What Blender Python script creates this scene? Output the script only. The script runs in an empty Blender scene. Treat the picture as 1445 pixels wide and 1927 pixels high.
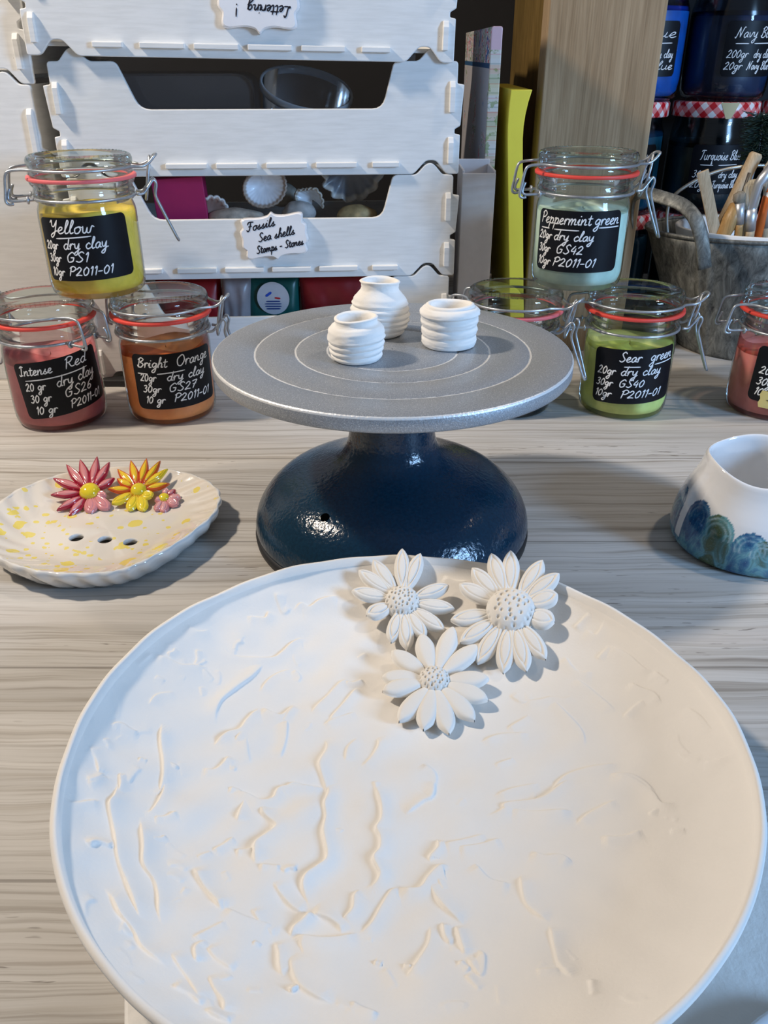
import bpy, math, random
import numpy as np
from mathutils import Vector, Matrix, Euler, noise as mnoise

random.seed(7)
rng = np.random.default_rng(11)
scn = bpy.context.scene
COL = scn.collection
PI = math.pi

# ------------------------------------------------------------------ camera
FPX, PITCH, CAMH = 1560.0, math.radians(29.0), 0.26
CXP, CYP = 722.5, 963.5
CP, SP = math.cos(PITCH), math.sin(PITCH)
cam_d = bpy.data.cameras.new('camera')
cam = bpy.data.objects.new('camera', cam_d); COL.objects.link(cam)
cam_d.sensor_fit = 'VERTICAL'; cam_d.sensor_height = 24.0
cam_d.lens = FPX / 1927.0 * 24.0
cam_d.clip_start = 0.005; cam_d.clip_end = 50
cam.location = (0, 0, CAMH)
cam.rotation_euler = (PI / 2 - PITCH, 0, 0)
scn.camera = cam

# ------------------------------------------------------------------ world, light, exposure
scn.view_settings.view_transform = 'Standard'
scn.view_settings.look = 'None'
scn.view_settings.gamma = 1.0
scn.view_settings.use_curve_mapping = False
scn.view_settings.exposure = -0.34
scn.cycles.transparent_max_bounces = 32
scn.cycles.max_bounces = 10
scn.cycles.use_denoising = True

wd = bpy.data.worlds.new('world'); scn.world = wd; wd.use_nodes = True
wd.node_tree.nodes['Background'].inputs[0].default_value = (0.75, 0.85, 1.0, 1)
wd.node_tree.nodes['Background'].inputs[1].default_value = 0.22


def area_light(name, loc, target, size, power, color, size_y=None, shape='DISK'):
    d = bpy.data.lights.new(name, 'AREA'); d.energy = power; d.color = color
    d.shape = shape; d.size = size
    if size_y: d.size_y = size_y
    o = bpy.data.objects.new(name, d); COL.objects.link(o)
    o.location = loc
    o.rotation_euler = (Vector(target) - Vector(loc)).to_track_quat('-Z', 'Y').to_euler()
    return o


area_light('lamp_left', (-0.70, 0.47, 0.88), (0.0, 0.40, 0.0), 0.08, 12.6, (1.0, 0.86, 0.71))
area_light('window_light', (1.00, -0.20, 0.45), (0.0, 0.50, 0.1), 0.24, 16.5, (0.34, 0.60, 1.0), 0.34, 'RECTANGLE')
# warm lamp at the back right, cone narrowed to shade the plate and slab
sd = bpy.data.lights.new('lamp_right', 'SPOT'); sd.energy = 15.0; sd.color = (1.0, 0.84, 0.66)
sd.spot_size = math.radians(45); sd.spot_blend = .3; sd.shadow_soft_size = .035
so = bpy.data.objects.new('lamp_right', sd); COL.objects.link(so)
so.location = (0.72, 0.55, 1.10)
so.rotation_euler = (Vector((0.05, 0.75, 0)) - Vector(so.location)).to_track_quat('-Z', 'Y').to_euler()


# ------------------------------------------------------------------ pixel helpers (places in the world read off the photo)
def Pz(x, y, z=0.0):
    u = (x - CXP) / FPX; v = (CYP - y) / FPX
    t = (CAMH - z) / (SP - v * CP)
    return Vector((t * u, t * (CP + v * SP), z))


def Py(x, y, Y):
    u = (x - CXP) / FPX; v = (CYP - y) / FPX
    t = Y / (CP + v * SP)
    return Vector((t * u, Y, CAMH + t * (v * CP - SP)))


def ray(x, y):
    u = (x - CXP) / FPX; v = (CYP - y) / FPX
    return Vector((u, CP + v * SP, v * CP - SP))


CAMP = Vector((0, 0, CAMH))


def on_plane(x, y, p0, n):
    d = ray(x, y)
    return CAMP + d * ((p0 - CAMP).dot(n) / d.dot(n))


# ------------------------------------------------------------------ mesh helpers
class G:
    def __init__(s): s.v = []; s.f = []

    def add(s, v, f):
        b = len(s.v); s.v += [tuple(p) for p in v]; s.f += [tuple(i + b for i in q) for q in f]
        return s

    def box(s, x0, x1, y0, y1, z0, z1):
        v = [(x, y, z) for z in (z0, z1) for y in (y0, y1) for x in (x0, x1)]
        return s.add(v, [(0, 2, 3, 1), (4, 5, 7, 6), (0, 1, 5, 4), (2, 6, 7, 3), (0, 4, 6, 2), (1, 3, 7, 5)])

    def lathe(s, prof, n=64, sx=1.0, sy=1.0, fr=None, c=(0, 0, 0), cap0=False, cap1=False):
        v = []; f = []
        for j, (r, z) in enumerate(prof):
            for i in range(n):
                a = 2 * PI * i / n
                rr, zz = (r, z) if fr is None else fr(r, z, a, j)
                v.append((c[0] + rr * sx * math.cos(a), c[1] + rr * sy * math.sin(a), c[2] + zz))
        m = len(prof)
        for j in range(m - 1):
            for i in range(n):
                k = (i + 1) % n
                f.append((j * n + i, j * n + k, (j + 1) * n + k, (j + 1) * n + i))
        if cap0: f.append(tuple(range(n - 1, -1, -1)))
        if cap1: f.append(tuple(range((m - 1) * n, m * n)))
        return s.add(v, f)

    def tube(s, path, r, n=8, closed=False, flat=None):
        P = [Vector(p) for p in path]; m = len(P)
        rad = r if isinstance(r, (list, tuple)) else [r] * m
        v = []; f = []
        T = []
        for i in range(m):
            a = P[(i - 1) % m] if (closed or i > 0) else P[i]
            b = P[(i + 1) % m] if (closed or i < m - 1) else P[i]
            d = b - a
            T.append(d.normalized() if d.length > 1e-9 else Vector((0, 0, 1)))
        up = Vector((0, 0, 1)) if abs(T[0].z) < 0.9 else Vector((1, 0, 0))
        N = (up - T[0] * up.dot(T[0])).normalized()
        for i in range(m):
            N = (N - T[i] * N.dot(T[i]))
            N = N.normalized() if N.length > 1e-6 else T[i].orthogonal().normalized()
            B = T[i].cross(N)
            for k in range(n):
                a = 2 * PI * k / n
                fx, fy = flat if flat else (1, 1)
                v.append(P[i] + N * (rad[i] * fx * math.cos(a)) + B * (rad[i] * fy * math.sin(a)))
        for i in range(m if closed else m - 1):
            j = (i + 1) % m
            for k in range(n):
                l = (k + 1) % n
                f.append((i * n + k, i * n + l, j * n + l, j * n + k))
        if not closed:
            f.append(tuple(range(n - 1, -1, -1))); f.append(tuple(range((m - 1) * n, m * n)))
        return s.add(v, f)

    def prism(s, outline, d0, d1, axes='xz'):
        n = len(outline)
        def pt(p, d):
            return (p[0], d, p[1]) if axes == 'xz' else (p[0], p[1], d)
        v = [pt(p, d0) for p in outline] + [pt(p, d1) for p in outline]
        f = [tuple(range(n)), tuple(range(2 * n - 1, n - 1, -1))]
        f += [(i, i + n, (i + 1) % n + n, (i + 1) % n) for i in range(n)]
        return s.add(v, f)

    def xform(s, M):
        s.v = [tuple(M @ Vector(p)) for p in s.v]; return s

    def build(s, name, mat, parent=None, smooth=True, bevel=0.0, fixn=True, sub=0, solid=0.0, angle=None):
        me = bpy.data.meshes.new(name)
        me.from_pydata(s.v, [], s.f); me.update()
        if fixn:
            import bmesh
            bm = bmesh.new(); bm.from_mesh(me)
            bmesh.ops.recalc_face_normals(bm, faces=bm.faces); bm.to_mesh(me); bm.free()
        return finish(name, me, mat, parent, smooth, bevel, sub, solid, angle)


def finish(name, me, mat, parent=None, smooth=True, bevel=0.0, sub=0, solid=0.0, angle=None):
    o = bpy.data.objects.new(name, me); COL.objects.link(o)
    if mat: me.materials.append(mat)
    if smooth:
        me.polygons.foreach_set('use_smooth', [True] * len(me.polygons))
        if angle and hasattr(me, 'set_sharp_from_angle'): me.set_sharp_from_angle(angle=math.radians(angle))
    if parent: o.parent = parent
    if solid:
        m = o.modifiers.new('thick', 'SOLIDIFY'); m.thickness = solid; m.offset = 0
    if sub:
        m = o.modifiers.new('sub', 'SUBSURF'); m.levels = sub; m.render_levels = sub
    if bevel:
        m = o.modifiers.new('bev', 'BEVEL'); m.width = bevel; m.segments = 2; m.limit_method = 'ANGLE'
        m.angle_limit = math.radians(40)
    return o


def grid_mesh(name, V, nu, nv, mat, parent=None, closed_u=False, attr=None):
    """V: (nv, nu, 3) array"""
    me = bpy.data.meshes.new(name)
    idx = np.arange(nu * nv).reshape(nv, nu)
    if closed_u: idx = np.concatenate([idx, idx[:, :1]], 1)
    q = np.stack([idx[:-1, :-1], idx[:-1, 1:], idx[1:, 1:], idx[1:, :-1]], -1).reshape(-1, 4)
    me.vertices.add(nu * nv); me.vertices.foreach_set('co', V.reshape(-1).astype(np.float32))
    me.loops.add(q.size); me.loops.foreach_set('vertex_index', q.reshape(-1).astype(np.int32))
    me.polygons.add(len(q))
    me.polygons.foreach_set('loop_start', np.arange(0, q.size, 4, dtype=np.int32))
    me.polygons.foreach_set('loop_total', np.full(len(q), 4, dtype=np.int32))
    me.update(calc_edges=True); me.validate()
    if attr:
        for k, arr in attr.items():
            if arr.ndim == 3 or (arr.ndim == 2 and arr.shape[-1] == 4):
                a = me.attributes.new(k, 'FLOAT_COLOR', 'POINT'); a.data.foreach_set('color', arr.reshape(-1).astype(np.float32))
            else:
                a = me.attributes.new(k, 'FLOAT', 'POINT'); a.data.foreach_set('value', arr.reshape(-1).astype(np.float32))
    return finish(name, me, mat, parent)


def empty(name, loc=(0, 0, 0), rot=(0, 0, 0), parent=None):
    o = bpy.data.objects.new(name, None); COL.objects.link(o)
    o.empty_display_size = 0.02
    o.location = loc; o.rotation_euler = rot
    if parent: o.parent = parent
    return o


def tag(o, label, cat, group=None, kind='thing'):
    o['label'] = label; o['category'] = cat
    if group: o['group'] = group
    if kind: o['kind'] = kind
    return o


def catmull(P, k=8, closed=False):
    P = [np.array(p, float) for p in P]
    if len(P) < 3 and not closed:
        return [P[0] + (P[-1] - P[0]) * i / k for i in range(k + 1)]
    n = len(P); out = []
    rngi = range(n) if closed else range(n - 1)
    for i in rngi:
        if closed:
            a, b, c, d = P[(i - 1) % n], P[i], P[(i + 1) % n], P[(i + 2) % n]
        else:
            b, c = P[i], P[i + 1]
            a = P[i - 1] if i else 2 * b - c
            d = P[i + 2] if i + 2 < n else 2 * c - b
        for j in range(k):
            t = j / k
            out.append(.5 * (2 * b + (c - a) * t + (2 * a - 5 * b + 4 * c - d) * t * t + (3 * b - a - 3 * c + d) * t ** 3))
    if not closed: out.append(P[-1])
    return out


def rounded_poly(pts, k=5):
    """pts: (x, y, radius) -> outline with rounded corners"""
    out = []; n = len(pts)
    for i in range(n):
        p = Vector(pts[i][:2]); r = pts[i][2] if len(pts[i]) > 2 else 0
        if r <= 0: out.append(tuple(p)); continue
        a = Vector(pts[i - 1][:2]) - p; b = Vector(pts[(i + 1) % n][:2]) - p
        la = min(r, a.length * .49); lb = min(r, b.length * .49)
        A = p + a.normalized() * la; B = p + b.normalized() * lb
        for j in range(k + 1):
            t = j / k
            out.append(tuple(A * (1 - t) ** 2 + p * 2 * t * (1 - t) + B * t * t))
    return out


# ------------------------------------------------------------------ materials
class N:
    def __init__(s, name):
        s.m = bpy.data.materials.new(name); s.m.use_nodes = True
        s.t = s.m.node_tree; s.t.nodes.clear()
        s.out = s.t.nodes.new('ShaderNodeOutputMaterial')

    def n(s, typ, **kw):
        nd = s.t.nodes.new('ShaderNode' + typ)
        ins = kw.pop('ins', {})
        for k, v in kw.items(): setattr(nd, k, v)
        for k, v in ins.items():
            if hasattr(v, 'links') or isinstance(v, bpy.types.NodeSocket): s.t.links.new(v, nd.inputs[k])
            else: nd.inputs[k].default_value = v
        return nd

    def link(s, a, b): s.t.links.new(a, b)

    def coord(s, kind='Object', scale=(1, 1, 1), loc=(0, 0, 0), rot=(0, 0, 0)):
        tc = s.n('TexCoord')
        mp = s.n('Mapping', ins={'Vector': tc.outputs[kind], 'Scale': scale, 'Location': loc, 'Rotation': rot})
        return mp.outputs[0]

    def noise(s, vec, scale=5.0, detail=4.0, rough=.55, dist=0.0):
        return s.n('TexNoise', ins={'Vector': vec, 'Scale': scale, 'Detail': detail, 'Roughness': rough, 'Distortion': dist}).outputs[0]

    def ramp(s, fac, stops, interp='LINEAR'):
        r = s.n('ValToRGB', ins={'Fac': fac}); cr = r.color_ramp; cr.interpolation = interp
        while len(cr.elements) < len(stops): cr.elements.new(0.5)
        for e, (p, c) in zip(cr.elements, stops):
            e.position = p; e.color = (c[0], c[1], c[2], 1) if not isinstance(c, (int, float)) else (c, c, c, 1)
        return r.outputs[0]

    def mix(s, fac, a, b, mode='MIX'):
        nd = s.n('Mix', data_type='RGBA', blend_type=mode)
        for k, v in ((0, fac), (6, a), (7, b)):
            if isinstance(v, bpy.types.NodeSocket): s.link(v, nd.inputs[k])
            elif k == 0: nd.inputs[0].default_value = v
            else: nd.inputs[k].default_value = (v[0], v[1], v[2], 1)
        return nd.outputs[2]

    def math(s, op, a, b=0.0, clamp=False):
        nd = s.n('Math', operation=op, use_clamp=clamp)
        for k, v in ((0, a), (1, b)):
            if isinstance(v, bpy.types.NodeSocket): s.link(v, nd.inputs[k])
            else: nd.inputs[k].default_value = v
        return nd.outputs[0]

    def attr(s, name, out=0):
        return s.n('Attribute', attribute_name=name).outputs[out]

    def bump(s, h, strength=.3, dist=.001):
        return s.n('Bump', ins={'Height': h, 'Strength': strength, 'Distance': dist}).outputs[0]

    def principled(s, color, rough=.5, metal=0.0, normal=None, spec=.5, coat=0.0, **kw):
        p = s.n('BsdfPrincipled')
        def setv(k, v):
            if v is None: return
            if isinstance(v, bpy.types.NodeSocket): s.link(v, p.inputs[k])
            elif k == 'Base Color': p.inputs[k].default_value = (v[0], v[1], v[2], 1)
            else: p.inputs[k].default_value = v
        setv('Base Color', color); setv('Roughness', rough); setv('Metallic', metal)
        setv('Normal', normal); setv('Specular IOR Level', spec); setv('Coat Weight', coat)
        for k, v in kw.items(): setv(k.replace('_', ' '), v)
        s.link(p.outputs[0], s.out.inputs[0])
        return s.m


def plain(name, color, rough=.5, metal=0.0, spec=.5, coat=0.0, var=.06, scale=60, bump=0.0, bscale=400, bdist=.0004):
    n = N(name)
    c = n.coord()
    f = n.noise(c, scale, 3)
    dk = tuple(x * (1 - var) for x in color); lt = tuple(min(1, x * (1 + var)) for x in color)
    col = n.ramp(f, [(.3, dk), (.7, lt)])
    nm = n.bump(n.noise(c, bscale, 3), bump, bdist) if bump else None
    return n.principled(col, rough, metal, nm, spec, coat)


def glass_mat(name, tint=(.97, .985, .975), edge=(.70, .76, .72), gloss=.03, ior=1.45):
    n = N(name)
    lw = n.n('LayerWeight', ins={'Blend': .35})
    col = n.ramp(lw.outputs[1], [(0.0, tint), (.55, tuple(.85 * a + .15 * b for a, b in zip(tint, edge))), (.97, edge)])
    tr = n.n('BsdfTransparent', ins={'Color': col})
    gl = n.n('BsdfGlossy', ins={'Color': (1, 1, 1, 1), 'Roughness': gloss})
    fr = n.n('Fresnel', ins={'IOR': ior})
    fac = n.math('MULTIPLY', fr.outputs[0], .85, True)
    mx = n.n('MixShader', ins={0: fac, 1: tr.outputs[0], 2: gl.outputs[0]})
    n.link(mx.outputs[0], n.out.inputs[0])
    return n.m


def plastic_mat(name, milk, col=(.55, .56, .60), rough=.12):
    n = N(name)
    tr = n.n('BsdfTransparent', ins={'Color': (.93, .94, .96, 1)}); df = n.n('BsdfDiffuse', ins={'Color': (*col, 1)})
    gl = n.n('BsdfGlossy', ins={'Roughness': rough})
    lw = n.n('LayerWeight', ins={'Blend': .3})
    f = n.math('ADD', milk, n.math('MULTIPLY', lw.outputs[1], milk * 1.6), True)
    a = n.n('MixShader', ins={0: f, 1: tr.outputs[0], 2: df.outputs[0]})
    fr = n.n('Fresnel', ins={'IOR': 1.45})
    b = n.n('MixShader', ins={0: fr.outputs[0], 1: a.outputs[0], 2: gl.outputs[0]})
    n.link(b.outputs[0], n.out.inputs[0])
    return n.m


def wood_table():
    n = N('washed_wood')
    c = n.coord()
    sep = n.n('SeparateXYZ', ins={0: c})
    wob = n.noise(n.coord(scale=(2.2, 5, 1)), 3, 3)
    y = n.math('ADD', sep.outputs[1], n.math('MULTIPLY', wob, .016))
    # planks, each with its own shift of grain
    pl = n.math('FLOOR', n.math('DIVIDE', n.math('ADD', sep.outputs[1], .04), .118))
    off = n.math('MULTIPLY', pl, 3.7)
    vec = n.n('CombineXYZ', ins={0: n.math('ADD', sep.outputs[0], off), 1: y, 2: off}).outputs[0]
    def mp(sc): return n.n('Mapping', ins={'Vector': vec, 'Scale': sc}).outputs[0]
    big = n.noise(mp((1.0, 13, 1)), 2.0, 4, .6, .25)
    mid = n.noise(mp((1.3, 80, 1)), 2.0, 4, .6, .25)
    fine = n.noise(mp((4.0, 300, 1)), 2.0, 4, .6)
    base = n.ramp(big, [(.28, (.42, .40, .372)), (.48, (.51, .49, .46)), (.68, (.60, .58, .55))])
    m = n.ramp(mid, [(.28, (.55, .52, .49)), (.38, (.84, .82, .79)), (.50, (1, 1, 1)), (.72, (1.07, 1.07, 1.07))])
    col = n.mix(1.0, base, m, 'MULTIPLY')
    fi = n.ramp(fine, [(.33, (.60, .57, .53)), (.46, (.94, .94, .93)), (.7, (1.06, 1.06, 1.06))])
    col = n.mix(.75, col, fi, 'MULTIPLY')
    # warm stained patches
    pt = n.noise(mp((1.2, 8, 1)), 3.0, 3)
    col = n.mix(n.ramp(pt, [(.55, 0.0), (.75, .35)]), col, (.50, .42, .36))
    # short dark pores
    pr = n.noise(mp((60, 500, 1)), 1.0, 2)
    prz = n.noise(mp((1.5, 10, 1)), 2.3, 2)
    pm = n.math('MULTIPLY', n.ramp(pr, [(.66, 0.0), (.70, 1.0)]), n.ramp(prz, [(.55, 0.0), (.62, .7)]))
    col = n.mix(pm, col, (.13, .11, .09))
    # plank joints
    fr = n.math('FRACT', n.math('DIVIDE', n.math('ADD', sep.outputs[1], .04), .118))
    jn = n.math('LESS_THAN', n.math('ABSOLUTE', n.math('SUBTRACT', fr, .5)), .494)
    col = n.mix(n.math('MULTIPLY', n.math('SUBTRACT', 1.0, jn), .55), col, (.10, .085, .07))
    nm = n.bump(n.math('ADD', mid, fine), .18, .0005)
    return n.principled(col, .48, 0, nm, .35)


def raw_wood(name, c1, c2, scale=(14, 14, 1.0), rough=.6):
    n = N(name)
    c = n.coord(scale=scale)
    a = n.noise(c, 8, 5, .6, .4); b = n.noise(n.coord(scale=(scale[0] * 5, scale[1] * 5, scale[2] * 2)), 8, 3)
    col = n.ramp(a, [(.3, c1), (.55, tuple((p + q) / 2 for p, q in zip(c1, c2))), (.75, c2)])
    col = n.mix(.7, col, n.ramp(b, [(.35, (.72, .70, .66)), (.55, (1, 1, 1)), (.75, (1.1, 1.1, 1.1))]), 'MULTIPLY')
    return n.principled(col, rough, 0, n.bump(b, .25, .0004), .3)


def painted_ply():
    n = N('white_painted_plywood')
    c = n.coord(scale=(6, 6, 60))
    f = n.noise(c, 6, 4)
    col = n.ramp(f, [(.25, (.70, .70, .68)), (.6, (.79, .79, .775))])
    sp = n.noise(n.coord(), 260, 2)
    col = n.mix(n.ramp(sp, [(.78, 0.0), (.80, .7)]), col, (.16, .14, .12))
    return n.principled(col, .5, 0, n.bump(f, .12, .0006), .4)


def clay_mat(name, col=(.82, .785, .735), fine=900, bump=.25):
    n = N(name)
    c = n.coord()
    f = n.noise(c, fine, 4); g = n.noise(c, 40, 4)
    cc = n.ramp(g, [(.3, tuple(x * .965 for x in col)), (.7, col)])
    h = n.math('ADD', n.math('MULTIPLY', f, .5), n.noise(c, 130, 4))
    return n.principled(cc, .85, 0, n.bump(h, bump, .0006), .2)


def attr_color(name, rough=.15, coat=.6, aname='Col', spec=.5):
    n = N(name)
    return n.principled(n.attr(aname), rough, 0, None, spec, coat)


M = {}
M['table'] = wood_table()
M['ply'] = painted_ply()
M['clay'] = clay_mat('white_bisque_clay', (.81, .775, .72))
M['clay_petal'] = clay_mat('white_bisque_petal', (.78, .745, .685))
M['pot_clay'] = clay_mat('dry_white_clay', (.88, .86, .82))
M['glass'] = glass_mat('clear_jar_glass')
M['plastic'] = plastic_mat('clear_plastic', .06)
M['plastic2'] = plastic_mat('hazy_plastic', .10)
M['plastic_rim'] = plastic_mat('frosted_plastic_rim', .38, (.62, .63, .66), .2)
M['lidglass'] = glass_mat('thick_lid_glass', (.91, .95, .93), (.56, .64, .58), .02, 1.5)
M['wire'] = plain('zinc_wire', (.42, .45, .48), .38, .75, var=.15, scale=300)
M['rubber_red'] = plain('red_rubber', (.80, .07, .05), .5)
M['rubber_pink'] = plain('pink_rubber', (.80, .16, .17), .5)
M['chalk'] = plain('blackboard_label', (.004, .005, .008), .45, spec=.22, var=.3)
M['ink_white'] = plain('white_chalk_ink', (.80, .81, .82), .7)
M['ink_black'] = plain('black_ink', (.012, .012, .022), .5)
M['black'] = plain('black_rubber', (.008, .008, .009), .6)
M['white_gloss'] = plain('white_glazed_plaque', (.86, .85, .86), .12, coat=.5, var=.02)


# ------------------------------------------------------------------ handwriting: single-stroke letters
GL = {}
def gl(ch, adv, *strokes):
    GL[ch] = (adv, [[tuple(map(float, p.split(','))) for p in s.split()] for s in strokes])
gl('a', 1.0, '.8,.82 .5,1 .15,.6 .25,.08 .55,.1 .8,.8 .78,.2 1.02,.1')
gl('b', .9, '.1,.3 .5,1.8 .3,2 .2,.4 .5,0 .8,.4 .55,.85 .25,.6')
gl('c', .85, '.72,.78 .5,1 .15,.55 .4,0 .85,.2')
gl('d', 1.0, '.75,.8 .45,1 .12,.5 .4,0 .72,.4 .9,2', '.9,2 .76,.25 1.0,.1')
gl('e', .85, '.05,.3 .55,.6 .6,.95 .32,.95 .12,.4 .4,0 .85,.2')
gl('f', .75, '.05,.2 .55,1.7 .4,2 .25,.5 .2,-.9 .45,-.7 .35,.1 .75,.3')
gl('g', 1.0, '.78,.85 .45,1 .15,.55 .4,.1 .75,.5 .82,.95 .75,-.6 .45,-1 .2,-.7 .95,.15')
gl('h', 1.0, '.05,.2 .5,1.8 .35,2 .2,0', '.2,0 .25,.6 .55,1 .75,.7 .7,.12 .98,.12')
gl('i', .6, '.05,.4 .28,1 .25,.12 .58,.12', '.36,1.45 .40,1.52')
gl('l', .62, '.05,.2 .5,1.6 .35,2 .2,.9 .28,.05 .62,.15')
gl('m', 1.5, '.1,1 .15,0', '.15,.3 .4,1 .6,.8 .6,0', '.6,.4 .9,1 1.1,.8 1.1,.12 1.45,.12')
gl('n', 1.1, '.1,1 .15,0', '.15,.4 .5,1 .72,.75 .7,.12 1.08,.12')
gl('o', .95, '.55,1 .15,.7 .25,.05 .6,.05 .8,.6 .55,1 .9,.85')
gl('p', 1.0, '.1,.9 .25,1 .15,-.95', '.2,.5 .5,1 .8,.65 .6,.05 .2,.15', '.6,.05 1,.1')
gl('q', 1.0, '.78,.85 .45,1 .15,.55 .4,.1 .75,.5 .8,.95 .72,-.95 .95,-.6')
gl('r', .8, '.1,.5 .25,1 .22,0', '.23,.6 .5,1 .78,.85')
gl('s', .8, '.05,.2 .5,1 .35,.6 .65,.25 .4,0 .1,.15', '.4,0 .8,.2')
gl('t', .72, '.3,1.6 .28,.3 .45,0 .7,.2', '.0,1.08 .65,1.12')
gl('u', 1.05, '.1,1 .15,.2 .45,0 .72,.4 .75,1', '.75,1 .75,.15 1.05,.12')
gl('v', .95, '.08,.95 .4,.05 .75,.95 .95,.85')
gl('w', 1.35, '.1,1 .2,.1 .5,.1 .6,.8', '.6,.8 .65,.1 .95,.1 1.1,.95 1.35,.85')
gl('y', 1.0, '.1,1 .2,.3 .5,.2 .75,1', '.75,1 .65,-.6 .35,-1 .15,-.7 .95,.1')
gl('Y', 1.25, '.1,1.7 .3,2 .4,1.2 .7,1.1 1.05,2', '1.05,2 .85,0 .5,-.6 .35,-.2 1.2,.5')
gl('I', 1.0, '.1,1.7 .4,2 .8,1.85', '.5,1.95 .45,.2 .2,0 .05,.25', '.45,.1 .8,.1')
gl('R', 1.35, '.3,1.8 .25,0', '.1,1.6 .5,2 1.0,1.7 .75,1.1 .3,1', '.5,1.05 .9,.2 1.3,.15')
gl('B', 1.3, '.35,1.9 .25,0', '.1,1.6 .6,2 1.05,1.65 .5,1.05', '.5,1.05 1.1,.7 .8,.05 .25,.1 .05,.4')
gl('O', 1.45, '.8,2 .2,1.3 .35,.2 .9,0 1.3,.9 1.05,1.8 .7,1.9')
gl('P', 1.15, '.3,1.9 .25,0', '.1,1.6 .6,2 1.05,1.5 .7,.95 .3,.95')
gl('G', 1.3, '1.05,1.6 .7,1.95 .2,1.2 .4,.1 .95,.2 1.05,.9', '1.05,.9 .65,.9')
gl('S', 1.2, '1.0,1.7 .7,2 .35,1.6 .6,1.05 .95,.5 .6,0 .15,.2')
gl('N', 1.5, '.0,.1 .2,.0 .45,1.9', '.45,1.9 .9,.1', '.9,.1 1.15,1.8 1.4,1.9')
gl('T', 1.2, '.1,1.7 .35,1.95 1.2,1.95', '.7,1.95 .5,.3 .25,0')
gl('F', 1.2, '.1,1.5 .3,2 1.15,1.9', '.7,1.9 .55,.3 .25,0 .05,.3', '.35,1.0 .9,1.05')
gl('L', 1.2, '.9,1.7 .7,2 .5,1.6 .4,.5 .15,.05 .1,.3 .5,.1 1.1,.1')
gl('H', 1.3, '.3,1.9 .25,0', '.95,1.9 .9,0', '.1,1 1.2,1.05')
gl('0', 1.05, '.5,1.75 .15,1 .35,.05 .75,.3 .85,1.2 .5,1.75')
gl('1', .6, '.15,1.4 .4,1.75 .35,0')
gl('2', 1.05, '.1,1.35 .45,1.75 .75,1.35 .5,.7 .1,.05 .5,.12 .95,.05')
gl('3', 1.0, '.15,1.6 .55,1.75 .7,1.35 .4,.95', '.4,.95 .8,.65 .55,.02 .1,.15')
gl('4', 1.05, '.55,1.75 .15,.7 .85,.7', '.75,1.2 .7,0')
gl('6', 1.0, '.75,1.75 .3,1.1 .2,.3 .5,0 .8,.4 .5,.85 .2,.5')
gl('7', 1.0, '.1,1.6 .5,1.72 .9,1.65 .6,.9 .4,0', '.3,.9 .8,.95')
gl('-', .8, '.1,.7 .65,.72')
gl('+', 1.2, '.1,.8 1.1,.8', '.6,1.3 .6,.3')
gl('!', .5, '.2,1.9 .2,.7', '.2,.1 .22,.2')
gl('.', .4, '.1,.05 .14,.1')
gl(' ', .75)


def text_strokes(s, slant=.22):
    x = 0.0; out = []
    for ch in s:
        adv, st = GL[ch]
        for q in st:
            p = catmull(q, 5)
            out.append([(x + a[0] + slant * a[1], a[1]) for a in p])
        x += adv * .97
    return out, x


def text_ribbons(lines, mapf, pen):
    """lines: (string, x0, baseline, width, xheight[, tilt]) in metres on the surface; '_' first draws an underline"""
    g = G()
    for ln in lines:
        s, x0, b, w, xh = ln[:5]; tilt = ln[5] if len(ln) > 5 else 0.0
        if s == '_':
            strokes = [[(x0 + w * i / 10, b + xh * i / 10) for i in range(11)]]
        else:
            st, W = text_strokes(s)
            k = w / W
            strokes = [[(x0 + p[0] * k, b + p[1] * xh + tilt * p[0] * k) for p in q] for q in st]
        for q in strokes:
            P = [Vector(p) for p in q]
            Q = [P[0]]
            for p in P[1:]:
                if (p - Q[-1]).length > pen * .15: Q.append(p)
            if len(Q) < 2: Q = [P[0], P[0] + Vector((pen * .3, pen * .3))]
            m = len(Q); L = []; R = []
            for i in range(m):
                d = (Q[min(i + 1, m - 1)] - Q[max(i - 1, 0)])
                d = d.normalized() if d.length > 1e-9 else Vector((1, 0))
                nn = Vector((-d.y, d.x)) * pen * .5 * (.55 if i in (0, m - 1) else 1.0)
                e = Vector((0, 0))
                if i == 0: e = -d * pen * .35
                if i == m - 1: e = d * pen * .35
                L.append(Q[i] + nn + e); R.append(Q[i] - nn + e)
            g.add([mapf(p.x, p.y) for p in L + R], [(i, i + 1, m + i + 1, m + i) for i in range(m - 1)])
    return g


# ================================================================== SETTING
wt = G().box(-.85, .95, -.15, 1.13, -.03, 0).build('worktop', M['table'], smooth=False)
tag(wt, 'pale grey washed wood worktop with long horizontal grain under everything', 'table')
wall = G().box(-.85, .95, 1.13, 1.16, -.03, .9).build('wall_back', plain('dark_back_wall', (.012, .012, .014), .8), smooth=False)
wall['kind'] = 'structure'; wall['label'] = 'dark wall behind the storage'


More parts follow.
